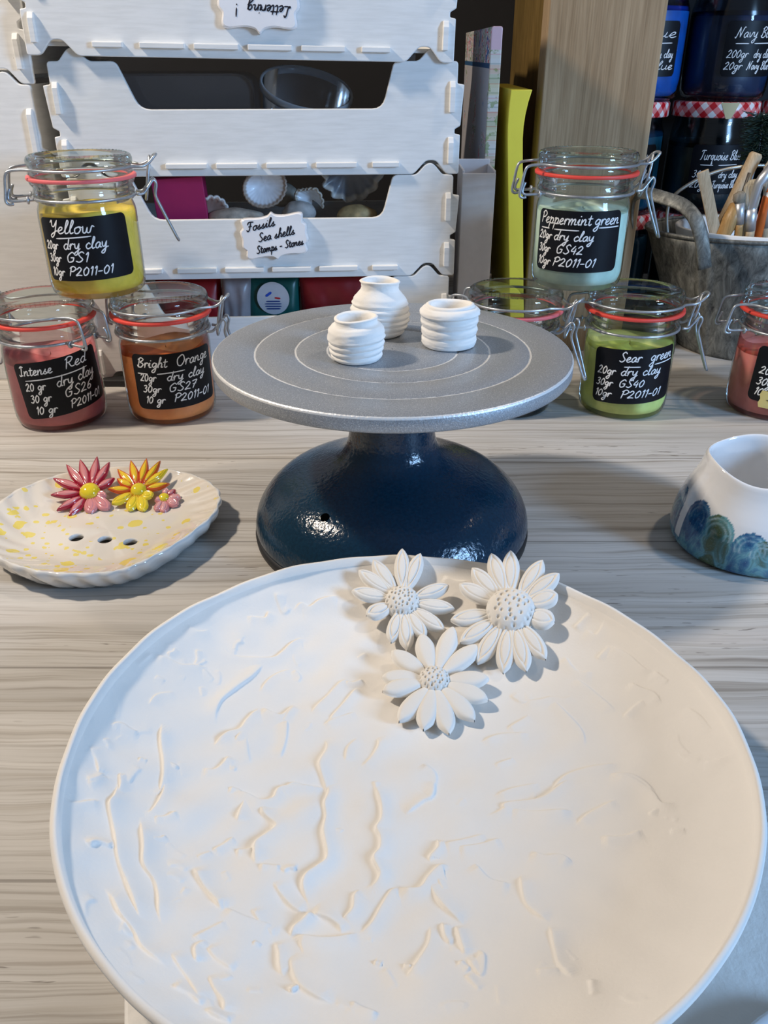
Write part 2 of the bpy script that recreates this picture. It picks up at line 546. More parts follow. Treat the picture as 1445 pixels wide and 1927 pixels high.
# ================================================================== STORAGE TRAYS
def tray_front(W, H, opening=True, notch=True):
    h = W / 2
    P = []
    # bottom edge left -> right with the two foot notches
    P += [(-h, 0, .002)]
    if notch: P += [(-h + .010, 0, .003), (-h + .019, .0105, .003), (-h + .027, .0105, .003), (-h + .037, 0, .003)]
    if notch: P += [(h - .037, 0, .003), (h - .027, .0105, .003), (h - .019, .0105, .003), (h - .010, 0, .003)]
    P += [(h, 0, .002)]
    # right edge with a stepped finger
    P += [(h, H * .36, .001), (h - .0045, H * .37, .001), (h - .0045, H * .41, 0), (h + .0, H * .44, .001), (h + .002, H * .80, .001), (h - .0035, H * .81, .001), (h - .0035, H, .003)]
    if opening:
        P += [(h - .0125, H, .002), (h - .0205, H + .0088, .004), (h - .0260, H + .0088, .004), (h - .0345, H, .003)]
        P += [(.106, H, .004), (.097, H - .033, .008), (-.091, H - .033, .008), (-.105, H, .004)]
        P += [(-h + .0345, H, .003), (-h + .0260, H + .0088, .004), (-h + .0205, H + .0088, .004), (-h + .0125, H, .002)]
    P += [(-h + .0035, H, .003), (-h + .0035, H * .81, .001), (-h - .002, H * .80, .001), (-h, H * .44, .001), (-h + .0045, H * .41, 0), (-h + .0045, H * .37, .001), (-h, H * .36, .001)]
    return rounded_poly(P, 4)


def make_tray(loc, yaw, roll, label, W=.319, H=.0815, D=.20, opening=True, notch=True, tabs=None):
    t = empty('storage_tray', loc, (0, roll, yaw))
    tag(t, label, 'storage tray', 'white painted plywood trays')
    h = W / 2; T = .004
    G().prism(tray_front(W, H, opening, notch), 0, T).build('front_panel', M['ply'], t, smooth=False, bevel=.0007)
    for sgn in (-1, 1):
        g = G().box(sgn * (h - .0075) - .0018, sgn * (h - .0075) + .0018, T, D, .0066, H)
        zs = tabs or [(.56, .83), (.10, .34)]
        for a, b in zs:
            z0, z1 = H * a, H * b
            o = rounded_poly([(z0, -.0045), (z1 - .004, -.0045), (z1, -.002), (z1, .0045), (z0, .0045)], 1)
            g.add([(sgn * (h - .0075) + dx, p[1], p[0]) for dx in (-.0022, .0022) for p in o],
                  [tuple(range(len(o))), tuple(range(2 * len(o) - 1, len(o) - 1, -1))] + [(i, i + len(o), (i + 1) % len(o) + len(o), (i + 1) % len(o)) for i in range(len(o))])
        g.build('side_panel', M['ply'], t, smooth=False, bevel=.0005)
    g = G().box(-h + .0098, h - .0098, .0105, D - T - .0003, .0062, .0092)
    for i in range(6):
        cx = -h + .060 + i * (W - .120) / 5
        l = .0165 if 0 < i < 5 else .011
        g.box(cx - l, cx + l, -.0045, .0110, .0060, .0098)
    g.build('bottom_panel', M['ply'], t, smooth=False, bevel=.0006)
    G().box(-h + .0095, h - .0095, D - T, D, 0, H * .4).build('back_panel', M['ply'], t, smooth=False)
    return t


def plaque(tray, cx, cz, w, h, rot, label, lines):
    """ceramic sign glued on a tray front (tray-local x/z), wavy bracket outline"""
    a, b = w / 2, h / 2
    half = [(-a, -b * .35), (-a * .90, -b * .55), (-a * .93, -b * .85), (-a * .80, -b * .97), (-a * .4, -b * .92), (-a * .12, -b * .98), (0, -b * 1.12),
            (a * .12, -b * .98), (a * .4, -b * .92), (a * .80, -b * .97), (a * .93, -b * .85), (a * .90, -b * .55), (a, -b * .35),
            (a * .97, 0), (a, b * .35), (a * .90, b * .55), (a * .93, b * .85), (a * .80, b * .97), (a * .4, b * .92), (a * .12, b * .98), (0, b * 1.12),
            (-a * .12, b * .98), (-a * .4, b * .92), (-a * .80, b * .97), (-a * .93, b * .85), (-a * .90, b * .55), (-a, b * .35), (-a * .97, 0)]
    o = [tuple(p) for p in catmull(half, 3, True)]
    n = len(o); v = []; f = []
    for s, d in ((1.0, 0.0), (1.0, -.0035), (.985, -.005), (.94, -.006)):
        v += [(p[0] * s, d, p[1] * s) for p in o]
    for k in range(3):
        f += [(k * n + i, k * n + (i + 1) % n, (k + 1) * n + (i + 1) % n, (k + 1) * n + i) for i in range(n)]
    f += [tuple(range(n)), tuple(range(4 * n - 1, 3 * n - 1, -1))]
    p = G().add(v, f).build('name_plaque', M['white_gloss'], tray, angle=25)
    p.location = (cx, -.0005, cz); p.rotation_euler = (0, rot, 0)
    p['label'] = label
    text_ribbons(lines, lambda x, y: (x, -.0062, y), .0010).build('lettering', M['ink_black'], p, smooth=False, fixn=False)
    return p


YAW = .07
T4 = make_tray((-.0990, .7185, .0), YAW, 0, 'bottom white tray of the tall stack, red and green packs inside', H=.0905)
T3 = make_tray((-.0985, .7185, .0909), YAW, 0, 'white tray with a Fossils Sea shells plaque, full of shells')
T2 = make_tray((-.0980, .7185, .1728), YAW, 0, 'open white tray holding clear plastic containers, under the Lettering tray')
T1 = make_tray((-.1055, .7127, .2556), YAW, .017, 'topmost white tray, its plaque reading Lettering upside down')
B1 = make_tray((-.4290, .7180, .2387), 0, 0, 'upper white box at the left edge beside the Lettering tray', W=.32, H=.10, opening=False)
B2 = make_tray((-.4300, .7180, .0), 0, 0, 'tall plain white box at the left edge behind the yellow jar', W=.322, H=.2384, opening=True,
               tabs=[(.74, .93), (.38, .60), (.06, .24)])
plaque(T3, .007, .0355, .056, .034, -.10, 'small white ceramic plaque with wavy edge and black writing',
       [('Fossils', -.022, .0062, .024, .0034, .10), ('Sea shells', -.014, -.0030, .031, .0034, .10), ('Stamps - Stones', -.017, -.0122, .040, .0030, .08)])
plaque(T1, .0130, .0420, .060, .046, PI, 'small white ceramic plaque fixed upside down with black writing',
       [('Lettering', -.0235, .0075, .031, .0036, -.03), ('!', .0150, .0065, .0012, .0042)])

# ------------------------------------------------------------------ contents of tray 2
def clear_box():
    g = G(); sec = []
    for i in range(33):
        a = PI * i / 32
    prof = [(-.062, .0), (-.062, .035), (-.060, .050), (-.050, .060), (.050, .060), (.060, .050), (.062, .035), (.062, .0)]
    o = rounded_poly([(-.070, 0, 0), (-.070, .062, .016), (.070, .062, .016), (.070, 0, 0)], 8)
    n = len(o); D = .11; v = []; f = []
    for d, s in ((0.004, .97), (0, 1.0), (D, 1.0), (D, .9)):
        v += [(p[0] * s, d, p[1] * s) for p in o]
    for k in (0, 1, 2): f += [(k * n + i, k * n + i + 1, (k + 1) * n + i + 1, (k + 1) * n + i) for i in range(n - 1)]
    f += [tuple(range(n)), tuple(range(3 * n, 4 * n))]
    g.add(v, f)
    r = g.build('plastic_box', M['plastic'], angle=50)
    r.location = (-.1735, .735, .1835); r.rotation_euler = (0, 0, .085)
    lid = G().box(-.0705, .0705, -.0006, .004, .028, .0305).build('rim', M['plastic2'], r, smooth=False, bevel=.0008)
    return r
tag(clear_box(), 'rectangular clear plastic box with rounded corners lying in the open tray', 'container')
tn = Vector((math.sin(.20), -math.sin(.36), .92)).normalized()
tc_ = Vector((-.0640, .7700, .2335))
tub = empty('round_tub', tc_ - tn * .040, tn.to_track_quat('Z', 'Y').to_euler())
G().lathe([(.002, 0.008), (.030, .008), (.033, .011), (.0365, .041)], 56).build('tub_body', M['plastic2'], tub)
G().lathe([(.0365, .036), (.0383, .036), (.0390, .038), (.0390, .0410), (.0383, .0422), (.0368, .0418), (.0365, .036)], 64).build('rim', M['plastic_rim'], tub)
tag(tub, 'round clear plastic tub tilted beside the rectangular plastic box', 'container')

# ------------------------------------------------------------------ contents of tray 3: card, shells, stones
card = G().box(-.021, .021, 0, .03, 0, .068).build('magenta_box', plain('magenta_card', (.42, .01, .10), .6), smooth=False, bevel=.0006)
card.location = (-.168, .732, .1015); card.rotation_euler = (0, -.05, .12)
tag(card, 'magenta cardboard box in the shell tray, behind the yellow jar lever', 'box')


def shell(name, R, depth, loc, rot, label, ribs, col_in, col_out, wid=1.0, flute=.05, broken=0, span=1.55):
    nu, nv = 97, 26
    V = np.zeros((nv, nu, 3)); C = np.zeros((nv, nu, 4)); C[..., 3] = 1
    for j in range(nv):
        s = j / (nv - 1)
        for i in range(nu):
            a = (i / (nu - 1) - .5) * PI * span
            rib = math.cos(a * ribs)
            rr = R * s * (1 - .10 * abs(a) ** 2.2 / 4) * (1 - (.30 * (abs(a) / PI) ** 2 if span > 1.8 else 0)) * (1 + flute * rib * s ** 2)
            if broken: rr *= 1 - broken * max(0, math.sin(a * 1.7 + 1)) * s
            dz = depth * (1 - s ** 2) + flute * .8 * R * rib * max(0, s - .72) / .28
            V[j, i] = (wid * rr * math.sin(a), dz, rr * math.cos(a) - R * .45)
            e = min(1, max(0, (s - .84) / .08))
            c = np.array(col_in) * (1 - e) + np.array(col_out) * e
            k = mnoise.noise(Vector((i * .11, j * .2, R * 100))) * .12 + 1
            C[j, i, :3] = np.clip(c * k, 0, 1)
    o = grid_mesh(name, V, nu, nv, attr_color(name + '_glaze', .4, .1), None, False, {'Col': C})
    m = o.modifiers.new('thick', 'SOLIDIFY'); m.thickness = .0016
    o.location = loc; o.rotation_euler = rot
    tag(o, label, 'shell', 'sea shells in the shell tray')
    return o
shell('sea_shell', .0185, .008, Py(503, 364, .738), (.15, 2.75, .05), 'white open cockle shell above the Fossils plaque, pale blue inside', 30, (.70, .74, .80), (.34, .27, .22), 1.12, .03, 0, 1.99)
shell('sea_shell', .0150, .007, Py(574, 366, .744), (.1, -.55, -.3), 'narrow broken white shell standing beside the open cockle shell', 16, (.62, .66, .70), (.40, .36, .30), .8, .05, .35)
shell('sea_shell', .0275, .012, Py(672, 345, .762), (-.35, 2.75, .1), 'big dark ribbed shell with toothed edge at the right of the tray', 13, (.20, .21, .235), (.52, .50, .46), 1.0, .09)
shell('sea_shell', .0150, .006, Py(408, 392, .741), (.1, .8, .4), 'brown shell with white crumbly edge next to the magenta box', 15, (.30, .20, .16), (.70, .66, .62), .9, .06)


def pebble(loc, s, label, col, seed):
    import bmesh
    bm = bmesh.new(); bmesh.ops.create_icosphere(bm, subdivisions=4, radius=1)
    for v in bm.verts:
        k = 1 + .12 * mnoise.noise(v.co * 1.3 + Vector((seed, 0, 0))) + .03 * mnoise.noise(v.co * 5)
        v.co = Vector((v.co.x * s[0], v.co.y * s[1], v.co.z * s[2])) * k
    me = bpy.data.meshes.new('pebble'); bm.to_mesh(me); bm.free()
    o = finish('pebble', me, plain('stone%d' % seed, col, .7, var=.25, scale=150, bump=.2))
    o.location = loc
    tag(o, label, 'stone', 'stones in the shell tray')
pebble((-.127, .741, .1365), (.024, .013, .008), 'flat cream pebble in the tray left of the open cockle shell', (.50, .42, .34), 1)
pebble((-.073, .748, .1400), (.014, .012, .010), 'grey pointed stone in the tray under the narrow broken shell', (.42, .40, .38), 2)
pebble((-.088, .772, .1505), (.013, .010, .010), 'round dull beige stone at the back between two shells', (.28, .26, .22), 3)
pebble((-.0235, .745, .1375), (.017, .012, .009), 'golden brown ribbed fossil lying low under the big dark shell', (.42, .30, .14), 4)

# ------------------------------------------------------------------ contents of tray 4: packs
def pack(loc, rot, w, h, d, col, label, name='foil_pack'):
    import bmesh
    nu, nv = 30, 30; V = np.zeros((2, nv, nu, 3))
    for sgn in (0, 1):
        for j in range(nv):
            for i in range(nu):
                u, v = i / (nu - 1) * 2 - 1, j / (nv - 1) * 2 - 1
                b = (max(0, 1 - u ** 4) * max(0, 1 - v ** 4)) ** .5
                k = mnoise.noise(Vector((u * 2.2, v * 2.2, w * 50))) * .25 * b
                V[sgn, j, i] = (u * w / 2, (1 if sgn else -1) * d / 2 * (b + k), v * h / 2 + h / 2)
    g = G()
    for sgn in (0, 1):
        idx = lambda j, i: j * nu + i
        g.add(V[sgn].reshape(-1, 3), [(idx(j, i), idx(j, i + 1), idx(j + 1, i + 1), idx(j + 1, i)) for j in range(nv - 1) for i in range(nu - 1)])
    o = g.build(name, plain('pack_%d' % len(bpy.data.materials), col, .35, var=.15), None)
    o.location = loc; o.rotation_euler = rot
    tag(o, label, 'pack', 'packs in the bottom tray')
    return o
pack((-.176, .752, .012), (.0, 0, .05), .058, .072, .022, (.30, .008, .012), 'crumpled red pack in the bottom tray, left of the silver pack')
pack((-.136, .747, .012), (.0, .06, .0), .026, .074, .018, (.30, .27, .28), 'silvery white crumpled pack between the red and green packs')
gp = pack((-.102, .753, .012), (.0, .03, -.05), .048, .075, .022, (.005, .085, .075), 'dark green pack with a round white sticker in the bottom tray')
pack((-.040, .752, .012), (.0, -.04, .05), .066, .076, .022, (.22, .006, .010), 'dark red pack in the bottom tray behind the bulging clay pot')
pack((-.005, .760, .012), (.0, .0, .05), .030, .072, .016, (.006, .055, .042), 'narrow dark green pack at the right end of the bottom tray')
stk = G().lathe([(.0001, 0), (.0145, 0)], 40).xform(Matrix.Translation((0.002, -.0126, .056)) @ Matrix.Rotation(PI / 2, 4, 'X')).build('round_sticker', plain('sticker_white', (.55, .56, .60), .4), gp)
text_ribbons([('LION', -.005, -.003, .012, .0012), ('SON LTER', -.0065, -.0065, .014, .0011), ('STOPIT', -.0065, -.010, .013, .0011)] if False else
             [('_', -.006, -.003, .012, .0006), ('_', -.007, -.0052, .014, .0006), ('_', -.007, -.0074, .014, .0006), ('_', -.006, -.0096, .012, .0006)],
             lambda x, y: (.002 + x, -.0129, .056 + y), .0011).build('lettering', plain('blue_print', (.01, .04, .20), .5), stk, smooth=False, fixn=False)
text_ribbons([('_', -.006, .002, .004, .003)], lambda x, y: (.002 + x, -.0129, .056 + y), .0022).build('emblem', plain('blue_mark', (.01, .08, .5), .5), stk, smooth=False, fixn=False)
text_ribbons([('_', .002, .0005, .004, -.0003)], lambda x, y: (.002 + x, -.0129, .056 + y), .0016).build('emblem', plain('red_mark', (.5, .01, .02), .5), stk, smooth=False, fixn=False)
wl = G().prism(rounded_poly([(-.029, 0, .004), (.029, 0, .004), (.029, .004, .001), (-.029, .004, .001)], 3), 0, .05).build('plastic_cover', plain('grey_white_lid', (.40, .40, .43), .4), bevel=.0005)
wl.location = (-.087, .7365, .0868); wl.rotation_euler = (0, .0, .055)
tag(wl, 'greyish white flat plastic cover lying on top of the green pack', 'cover')
bt = G().prism(catmull([(-.024, -.004), (-.014, .005), (.006, .007), (.022, .006), (.020, -.006), (-.004, -.005)], 4, True), 0, .006, 'xy').build('black_strap', M['black'], smooth=False, bevel=.001)
bt.location = (-.232, .703, .0002)
tag(bt, 'scrap of black strap on the worktop between the red and orange jars', 'strap')

# ================================================================== SHELF: binder, folders, post, side panel
wbx = empty('white_box', (.0795, .742, 0), (0, 0, 0))
ob = G()
ob.box(-.0140, .0140, 0, .002, 0, .1718); ob.box(-.0140, .0140, .048, .050, 0, .178)
ob.box(-.0140, -.0120, .002, .048, 0, .174); ob.box(.0120, .0140, .002, .048, 0, .174); ob.box(-.012, .012, .002, .048, 0, .002)
ob.build('box_body', plain('matte_white_card', (.66, .63, .64), .6), wbx, smooth=False, bevel=.0006)
tag(wbx, 'narrow white open-topped card box standing right of the tray stack', 'box')


def floral():
    n = N('floral_paper')
    c = n.coord()
    sep = n.n('SeparateXYZ', ins={0: c})
    vor = n.n('TexVoronoi', ins={'Vector': n.coord(scale=(1, .7, 1)), 'Scale': 85.0})
    bl = n.noise(c, 70, 3, .6, 1.0)
    pal = n.ramp(bl, [(.30, (.70, .68, .70)), (.41, (.10, .22, .04)), (.46, (.74, .72, .74)), (.53, (.65, .02, .04)), (.57, (.70, .68, .70)), (.62, (.03, .15, .40))], 'CONSTANT')
    up = n.math('GREATER_THAN', sep.outputs[2], .252)
    band = n.math('MULTIPLY', n.math('LESS_THAN', sep.outputs[2], .252), n.math('GREATER_THAN', sep.outputs[2], .248))
    sp = n.math('MULTIPLY', n.ramp(n.noise(c, 30, 2), [(.55, 0.0), (.6, 1.0)]), n.math('GREATER_THAN', sep.outputs[2], .17))
    col = n.mix(n.math('MAXIMUM', up, sp), (.52, .50, .52), pal)
    col = n.mix(band, col, (.03, .10, .22))
    return n.principled(col, .4, 0, None, .4)


def plaid():
    n = N('plaid_spine')
    c = n.coord(); sep = n.n('SeparateXYZ', ins={0: c})
    zz = n.math('MULTIPLY', sep.outputs[2], 90)
    w = n.ramp(n.math('FRACT', zz), [(0, (.60, .55, .40)), (.25, (.60, .22, .16)), (.32, (.62, .58, .46)), (.6, (.25, .32, .22)), (.7, (.62, .60, .50))], 'CONSTANT')
    w2 = n.ramp(n.math('FRACT', n.math('MULTIPLY', zz, .31)), [(0, (.64, .62, .66)), (.35, (.60, .56, .36)), (.6, (.40, .42, .26)), (.8, (.62, .40, .34))], 'CONSTANT')
    col = n.mix(.5, w, w2)
    bl = n.noise(c, 120, 3)
    col = n.mix(n.ramp(bl, [(.56, 0.0), (.60, .7)]), col, (.20, .28, .08))
    col = n.mix(n.math('GREATER_THAN', sep.outputs[2], .262), col, (.66, .45, .50))
    return n.principled(col, .35, 0, None, .45)
fb = empty('floral_binder', (.0945, .800, 0), (0, 0, .0))
G().box(-.0045, .0045, .002, .25, .0, .2790).build('cover', floral(), fb, smooth=False, bevel=.0008)
G().prism(rounded_poly([(-.0047, 0, 0), (.0047, 0, 0), (.0047, .2792, .002), (-.0047, .2792, .002)], 3), 0, .0022).build('spine', plaid(), fb, smooth=False, bevel=.0008)
tag(fb, 'tall floral patterned binder with a plaid spine behind the white card box', 'binder')

yf = G()
nz = 24; v = []; f = []
for j in range(nz + 1):
    z = .232 * j / nz
    lean = .031 - .021 * (z / .232) ** .9 + .006 * max(0, (z - .19) / .042) ** 2
    for x, y in ((-.0068, 0), (.0068, 0), (.0068, .16), (-.0068, .16)):
        v.append((x * (1 + .35 * max(0, (z - .19) / .042) ** 2) + lean, y, z))
for j in range(nz):
    for i in range(4):
        k = (i + 1) % 4; f.append((j * 4 + i, j * 4 + k, j * 4 + 4 + k, j * 4 + 4 + i))
f += [(3, 2, 1, 0), tuple(nz * 4 + i for i in range(4))]
yf = yf.add(v, f).build('yellow_folder', plain('bright_yellow_card', (1.0, .80, .07), .45, var=.02), smooth=True, angle=40, bevel=.0006)
yf.location = (.1025, .800, 0)
tag(yf, 'bright yellow folder standing between the floral binder and the wooden post', 'folder')

post = G().box(.1365, .234, .800, .832, 0, .62).build('wooden_post', raw_wood('oak_board', (.27, .175, .09), (.46, .33, .195), (16, 16, .9)), smooth=False, bevel=.001)
tag(post, 'broad light brown wooden post standing behind the peppermint jar', 'post')
sp = G().box(.152, .168, .833, 1.128, 0, .62).build('side_panel', raw_wood('yellow_ply', (.15, .095, .025), (.25, .16, .05), (3, 3, 1.5)), smooth=False)
sp.name = 'shelf_panel'
tag(sp, 'dim yellowish plywood shelf panel running back from the wooden post', 'panel')


# ================================================================== CLIP-TOP JARS
def clip_jar(loc, cat_label, col, level, label_phi, hinge_phi, title, code, gasket='rubber_red', tilt=0.0, fill=True, note=False, smear=None, writing=None, skew=0.0):
    j = empty('clip_top_jar', loc)
    tag(j, cat_label, 'jar', 'small clip-top glass jars of coloured clay')
    az0 = math.atan2(-loc[1], -loc[0])
    # glass body
    prof = [(.0005, .0035), (.026, .0028), (.0290, .0006), (.0318, .0006), (.0342, .0028), (.0352, .0070), (.0355, .0110), (.0355, .0570), (.0350, .0615), (.0338, .0650),
            (.0336, .0665), (.0352, .0675), (.0356, .0685), (.0340, .0692), (.0340, .0702), (.0358, .0712), (.0362, .0730), (.0352, .0750), (.0350, .0770), (.0366, .0785), (.0372, .0800), (.0372, .0818), (.0350, .0822), (.0330, .0822), (.0325, .080), (.0322, .066)]
    G().lathe(prof, 72).build('glass_body', M['glass'], j)
    # contents
    if fill:
        def fr(r, z, a, k):
            return (r, z + (.0012 * math.sin(a * 2 + loc[0] * 40) + .0006 * math.sin(a * 5) if k >= 5 else 0))
        lv = level
        G().lathe([(.0005, .0040), (.0270, .0040), (.0325, .0048), (.0338, .0085), (.0344, .012), (.0344, lv - .0025), (.0335, lv), (.028, lv - .0006), (.0005, lv - .0010)], 64, fr=fr).build(
            'clay_slip', plain('slip_%s' % title.replace(' ', '_'), col, .55, var=.10, scale=90), j)
    if smear:
        def fr2(r, z, a, k): return (r, z + .0035 * math.sin(a * 3 + 1) * (1 if k > 0 else 0))
        G().lathe([(.0343, level - .002), (.0343, level + .003), (.0338, .0625)], 64, fr=fr2).build('clay_film', glass_mat('film_%s' % title.replace(' ', '_'), smear, tuple(x * .8 for x in smear), .2), j)
    # lid
    lp = [(.0325, .0840), (.0345, .0845), (.0365, .0850), (.0372, .0862), (.0362, .0880), (.0358, .0895), (.0366, .0908), (.0372, .0925), (.0372, .0950), (.0362, .0972), (.0345, .0980), (.0325, .0978), (.0310, .0970), (.0005, .0968)]
    G().lathe(lp, 72).build('lid', M['lidglass'], j)
    # little studs on the rim of the lid
    g = G()
    for i in range(60):
        a = 2 * PI * i / 60
        g.box(-.0005, .0005, -.0003, .0003, -.0003, .0003)
        c, s = math.cos(a) * .0335, math.sin(a) * .0335
        g.v[-8:] = [(p[0] * math.cos(a) - p[1] * math.sin(a) + c, p[0] * math.sin(a) + p[1] * math.cos(a) + s, p[2] + .0980) for p in g.v[-8:]]
    g.build('lid_studs', M['lidglass'], j, smooth=False)
    # rubber gasket with its pull tab
    gk = G().lathe([(.0345, .0822), (.0385, .0818), (.0388, .0822), (.0388, .0838), (.0385, .0842), (.0345, .0842), (.0345, .0822)], 72)
    gk.build('gasket', M[gasket], j)
    # wire fittings, in a frame whose -x is the hinge
    hz = az0 + hinge_phi
    w = empty('wire_bail', (0, 0, 0), (0, 0, hz - PI), j)
    wr = .00105
    ring = lambda r, z, a0, a1, n: [(r * math.cos(a), r * math.sin(a), z) for a in np.linspace(a0, a1, n)]
    def sm(P, k=6): return [tuple(p) for p in catmull(P, k)]
    P = [(-.0485, .0125, .0672), (-.0515, .0125, .0668), (-.0535, .0125, .0690), (-.0525, .0125, .0755), (-.0505, .0128, .0860), (-.0475, .0130, .0890), (-.0400, .0140, .0898)]
    P0 = P; P += ring(.0378, .0897, PI - .50, .40, 18)
    P += [(.0400, .0100, .0892), (.0445, .0075, .0892), (.0490, .0062, .0915), (.0530, .0050, .0955), (.0545, .0, .0962), (.0530, -.0050, .0955), (.0490, -.0062, .0915), (.0445, -.0075, .0892), (.0400, -.0100, .0892)]
    P += [(x, -y, z) for x, y, z in reversed(ring(.0378, .0897, PI - .50, .40, 18))]
    P += [(x, -y, z) for x, y, z in reversed([(-.0485, .0125, .0672), (-.0515, .0125, .0668), (-.0535, .0125, .0690), (-.0525, .0125, .0755), (-.0505, .0128, .0860), (-.0475, .0130, .0890), (-.0400, .0140, .0898)])]
    def sk(p):
        k = min(1, max(0, (.02 - p[0]) / .045)) * skew
        return (p[0] * math.cos(k) - p[1] * math.sin(k), p[0] * math.sin(k) + p[1] * math.cos(k), p[2])
    P = [sk(p) for p in P]
    G().tube(sm(P, 4), wr, 8).build('lid_wire', M['wire'], w)
    g = G().tube(ring(.0362, .0697, 0, 2 * PI * 47 / 48, 48), wr * 1.05, 8, closed=True)
    for s in (1, -1):
        g.tube(sm([(-.0335, s * .0135, .0697), (-.0420, s * .0128, .0692), (-.0500, s * .0125, .0692), (-.0515, s * .0118, .0720), (-.0495, s * .0112, .0775)], 5), wr, 8)
        c = Vector((-.0385, s * .0130, .0694))
        g.tube([(c.x + .0, c.y + .0020 * math.cos(a), c.z + .0020 * math.sin(a)) for a in np.linspace(0, 2 * PI, 13)[:-1]], wr * .9, 6, closed=True)
    g.v = [sk(p) for p in g.v]
    g.build('neck_wire', M['wire'], w)
    # clasp: link and lever
    lk = []
    for a in np.linspace(0, 2 * PI, 29)[:-1]:
        lk.append((.0465 + .0030 * math.sin(a), .0055 * math.cos(a) * (.8 + .2 * abs(math.cos(a))), .0800 + .0150 * math.sin(a)))
    G().tube(lk, wr, 8, closed=True).build('clasp_link', M['wire'], w)
    lv_ = [(.0370, .0095, .0700), (.0420, .0085, .0705), (.0470, .0070, .0760), (.0500, .0060, .0790), (.0520, .0055, .0760), (.0505, .0052, .0680), (.0540, .0045, .0580), (.0580, .0036, .0480), (.0630, .0022, .0360), (.0640, .0, .0345)]
    lv_ = lv_ + [(x, -y, z) for x, y, z in reversed(lv_[:-1])]
    g = G().tube(sm(lv_, 4), wr, 8)
    g.build('clasp_lever', M['wire'], w)
    # chalk label
    R = .0358; la = az0 + label_phi; half = math.radians(56) * R; hh = .0222; zc = .0375
    ct, st_ = math.cos(tilt), math.sin(tilt)
    def mp(r):
        def f(u, v):
            uu, vv = u * ct - v * st_, u * st_ + v * ct
            a = la + uu / r
            return (r * math.cos(a), r * math.sin(a), zc + vv)
        return f
    if title:
        cr = .0045; us = []
        for k in range(7): us.append(-half + cr * (1 - math.cos(k / 6 * PI / 2)))
        us += list(np.linspace(-half + cr, half - cr, 24)[1:-1])
        for k in range(7): us.append(half - cr * (1 - math.cos((6 - k) / 6 * PI / 2)))
        V = []; nvv = 8
        f0 = mp(R)
        for u in us:
            d = max(0, abs(u) - (half - cr)); top = hh - (cr - math.sqrt(max(0, cr * cr - d * d)))
            V.append([f0(u, -top + 2 * top * k / (nvv - 1)) for k in range(nvv)])
        V = np.array(V)
        lb = grid_mesh('chalk_label', V, nvv, len(us), M['chalk'], j)
        wl_ = writing or [
            (title, -half * .86, .0115, .0175 + .0022 * len(title), .0042, .0), ('_', -half * .70, .0085, .03, .0008),
            ('20gr dry clay', -half * .90, .0015, .046, .0034, .01), ('30gr ' + code, -half * .88, -.0075, .034, .0032, 0), ('10gr P2011-01', -half * .88, -.0170, .047, .0034, 0)]
        text_ribbons(wl_, mp(R + .00025), .00088).build('lettering', M['ink_white'], lb, smooth=False, fixn=False)
        if note:
            f1 = mp(R + .0004)
            V = np.array([[f1(u + .0006 * math.sin(v * 900), v) for v in np.linspace(-.0265, -.0125, 5)] for u in np.linspace(-half + .010, -half + .030, 10)])
            nt = grid_mesh('yellow_note', V, 5, 10, plain('pale_yellow_paper', (.62, .52, .20), .6), j)
            text_ribbons([('+', -half + .014, -.0215, .005, .0022)], mp(R + .0007), .0006).build('lettering', M['ink_black'], nt, smooth=False, fixn=False)
    return j


D = math.radians
h56 = D(56) * .0358
clip_jar((-.2618, .6308, 0), 'clip-top jar with dusky red slip labelled Intense Red, bottom left', (.66, .20, .21), .054, D(8), D(40), 'Intense Red', 'GS26', 'rubber_red', D(7), smear=(.80, .60, .60),
         writing=[('Intense', -.0315, .0125, .026, .0037, 0), ('Red', .0035, .0125, .019, .0042, 0), ('_', -.0275, .0085, .049, .0), ('20 gr', -.030, .0005, .016, .0034), ('dry clay', -.006, .0005, .033, .0042), ('30 gr', -.029, -.0090, .0165, .0034), ('GS26', -.003, -.0090, .024, .0038), ('10 gr', -.0275, -.0185, .0165, .0034), ('P2011-01', -.001, -.0185, .029, .0034)])
clip_jar((-.1746, .6435, 0), 'clip-top jar with orange slip labelled Bright Orange, left of the turntable', (.98, .36, .12), .055, D(10), D(-108), 'Bright Orange', 'GS27', 'rubber_red', D(1), skew=D(-34), smear=(.76, .46, .36),
         writing=[('Bright', -.031, .0120, .024, .0038, 0), ('Orange', -.0005, .0120, .030, .0042, 0), ('_', -.031, .0070, .008, .0), ('_', -.015, .0068, .021, .001), ('20gr', -.030, .0010, .013, .0034), ('dry clay', -.009, .0010, .033, .0036), ('30gr', -.029, -.0080, .0145, .0032), ('GS27', -.009, -.0080, .023, .0034), ('10 gr', -.028, -.0170, .0155, .0032), ('P2011-01', -.006, -.0165, .033, .0034)])
clip_jar((-.2212, .6500, .0981), 'clip-top jar with yellow slip labelled Yellow, stacked on two jars', (.86, .63, .08), .061, D(-10), D(-93), 'Yellow', 'GS1', 'rubber_pink', D(2),
         writing=[('Yellow', -.026, .0115, .034, .0045, 0), ('_', -.020, .0080, .026, .001), ('20gr', -.0325, .0005, .012, .0034), ('dry clay.', -.016, .0005, .034, .0040), ('30gr', -.032, -.0085, .012, .0032), ('GS1', -.016, -.0085, .017, .0036), ('10gr', -.0315, -.0185, .012, .0034), ('P2011-01', -.016, -.0182, .033, .0034)])
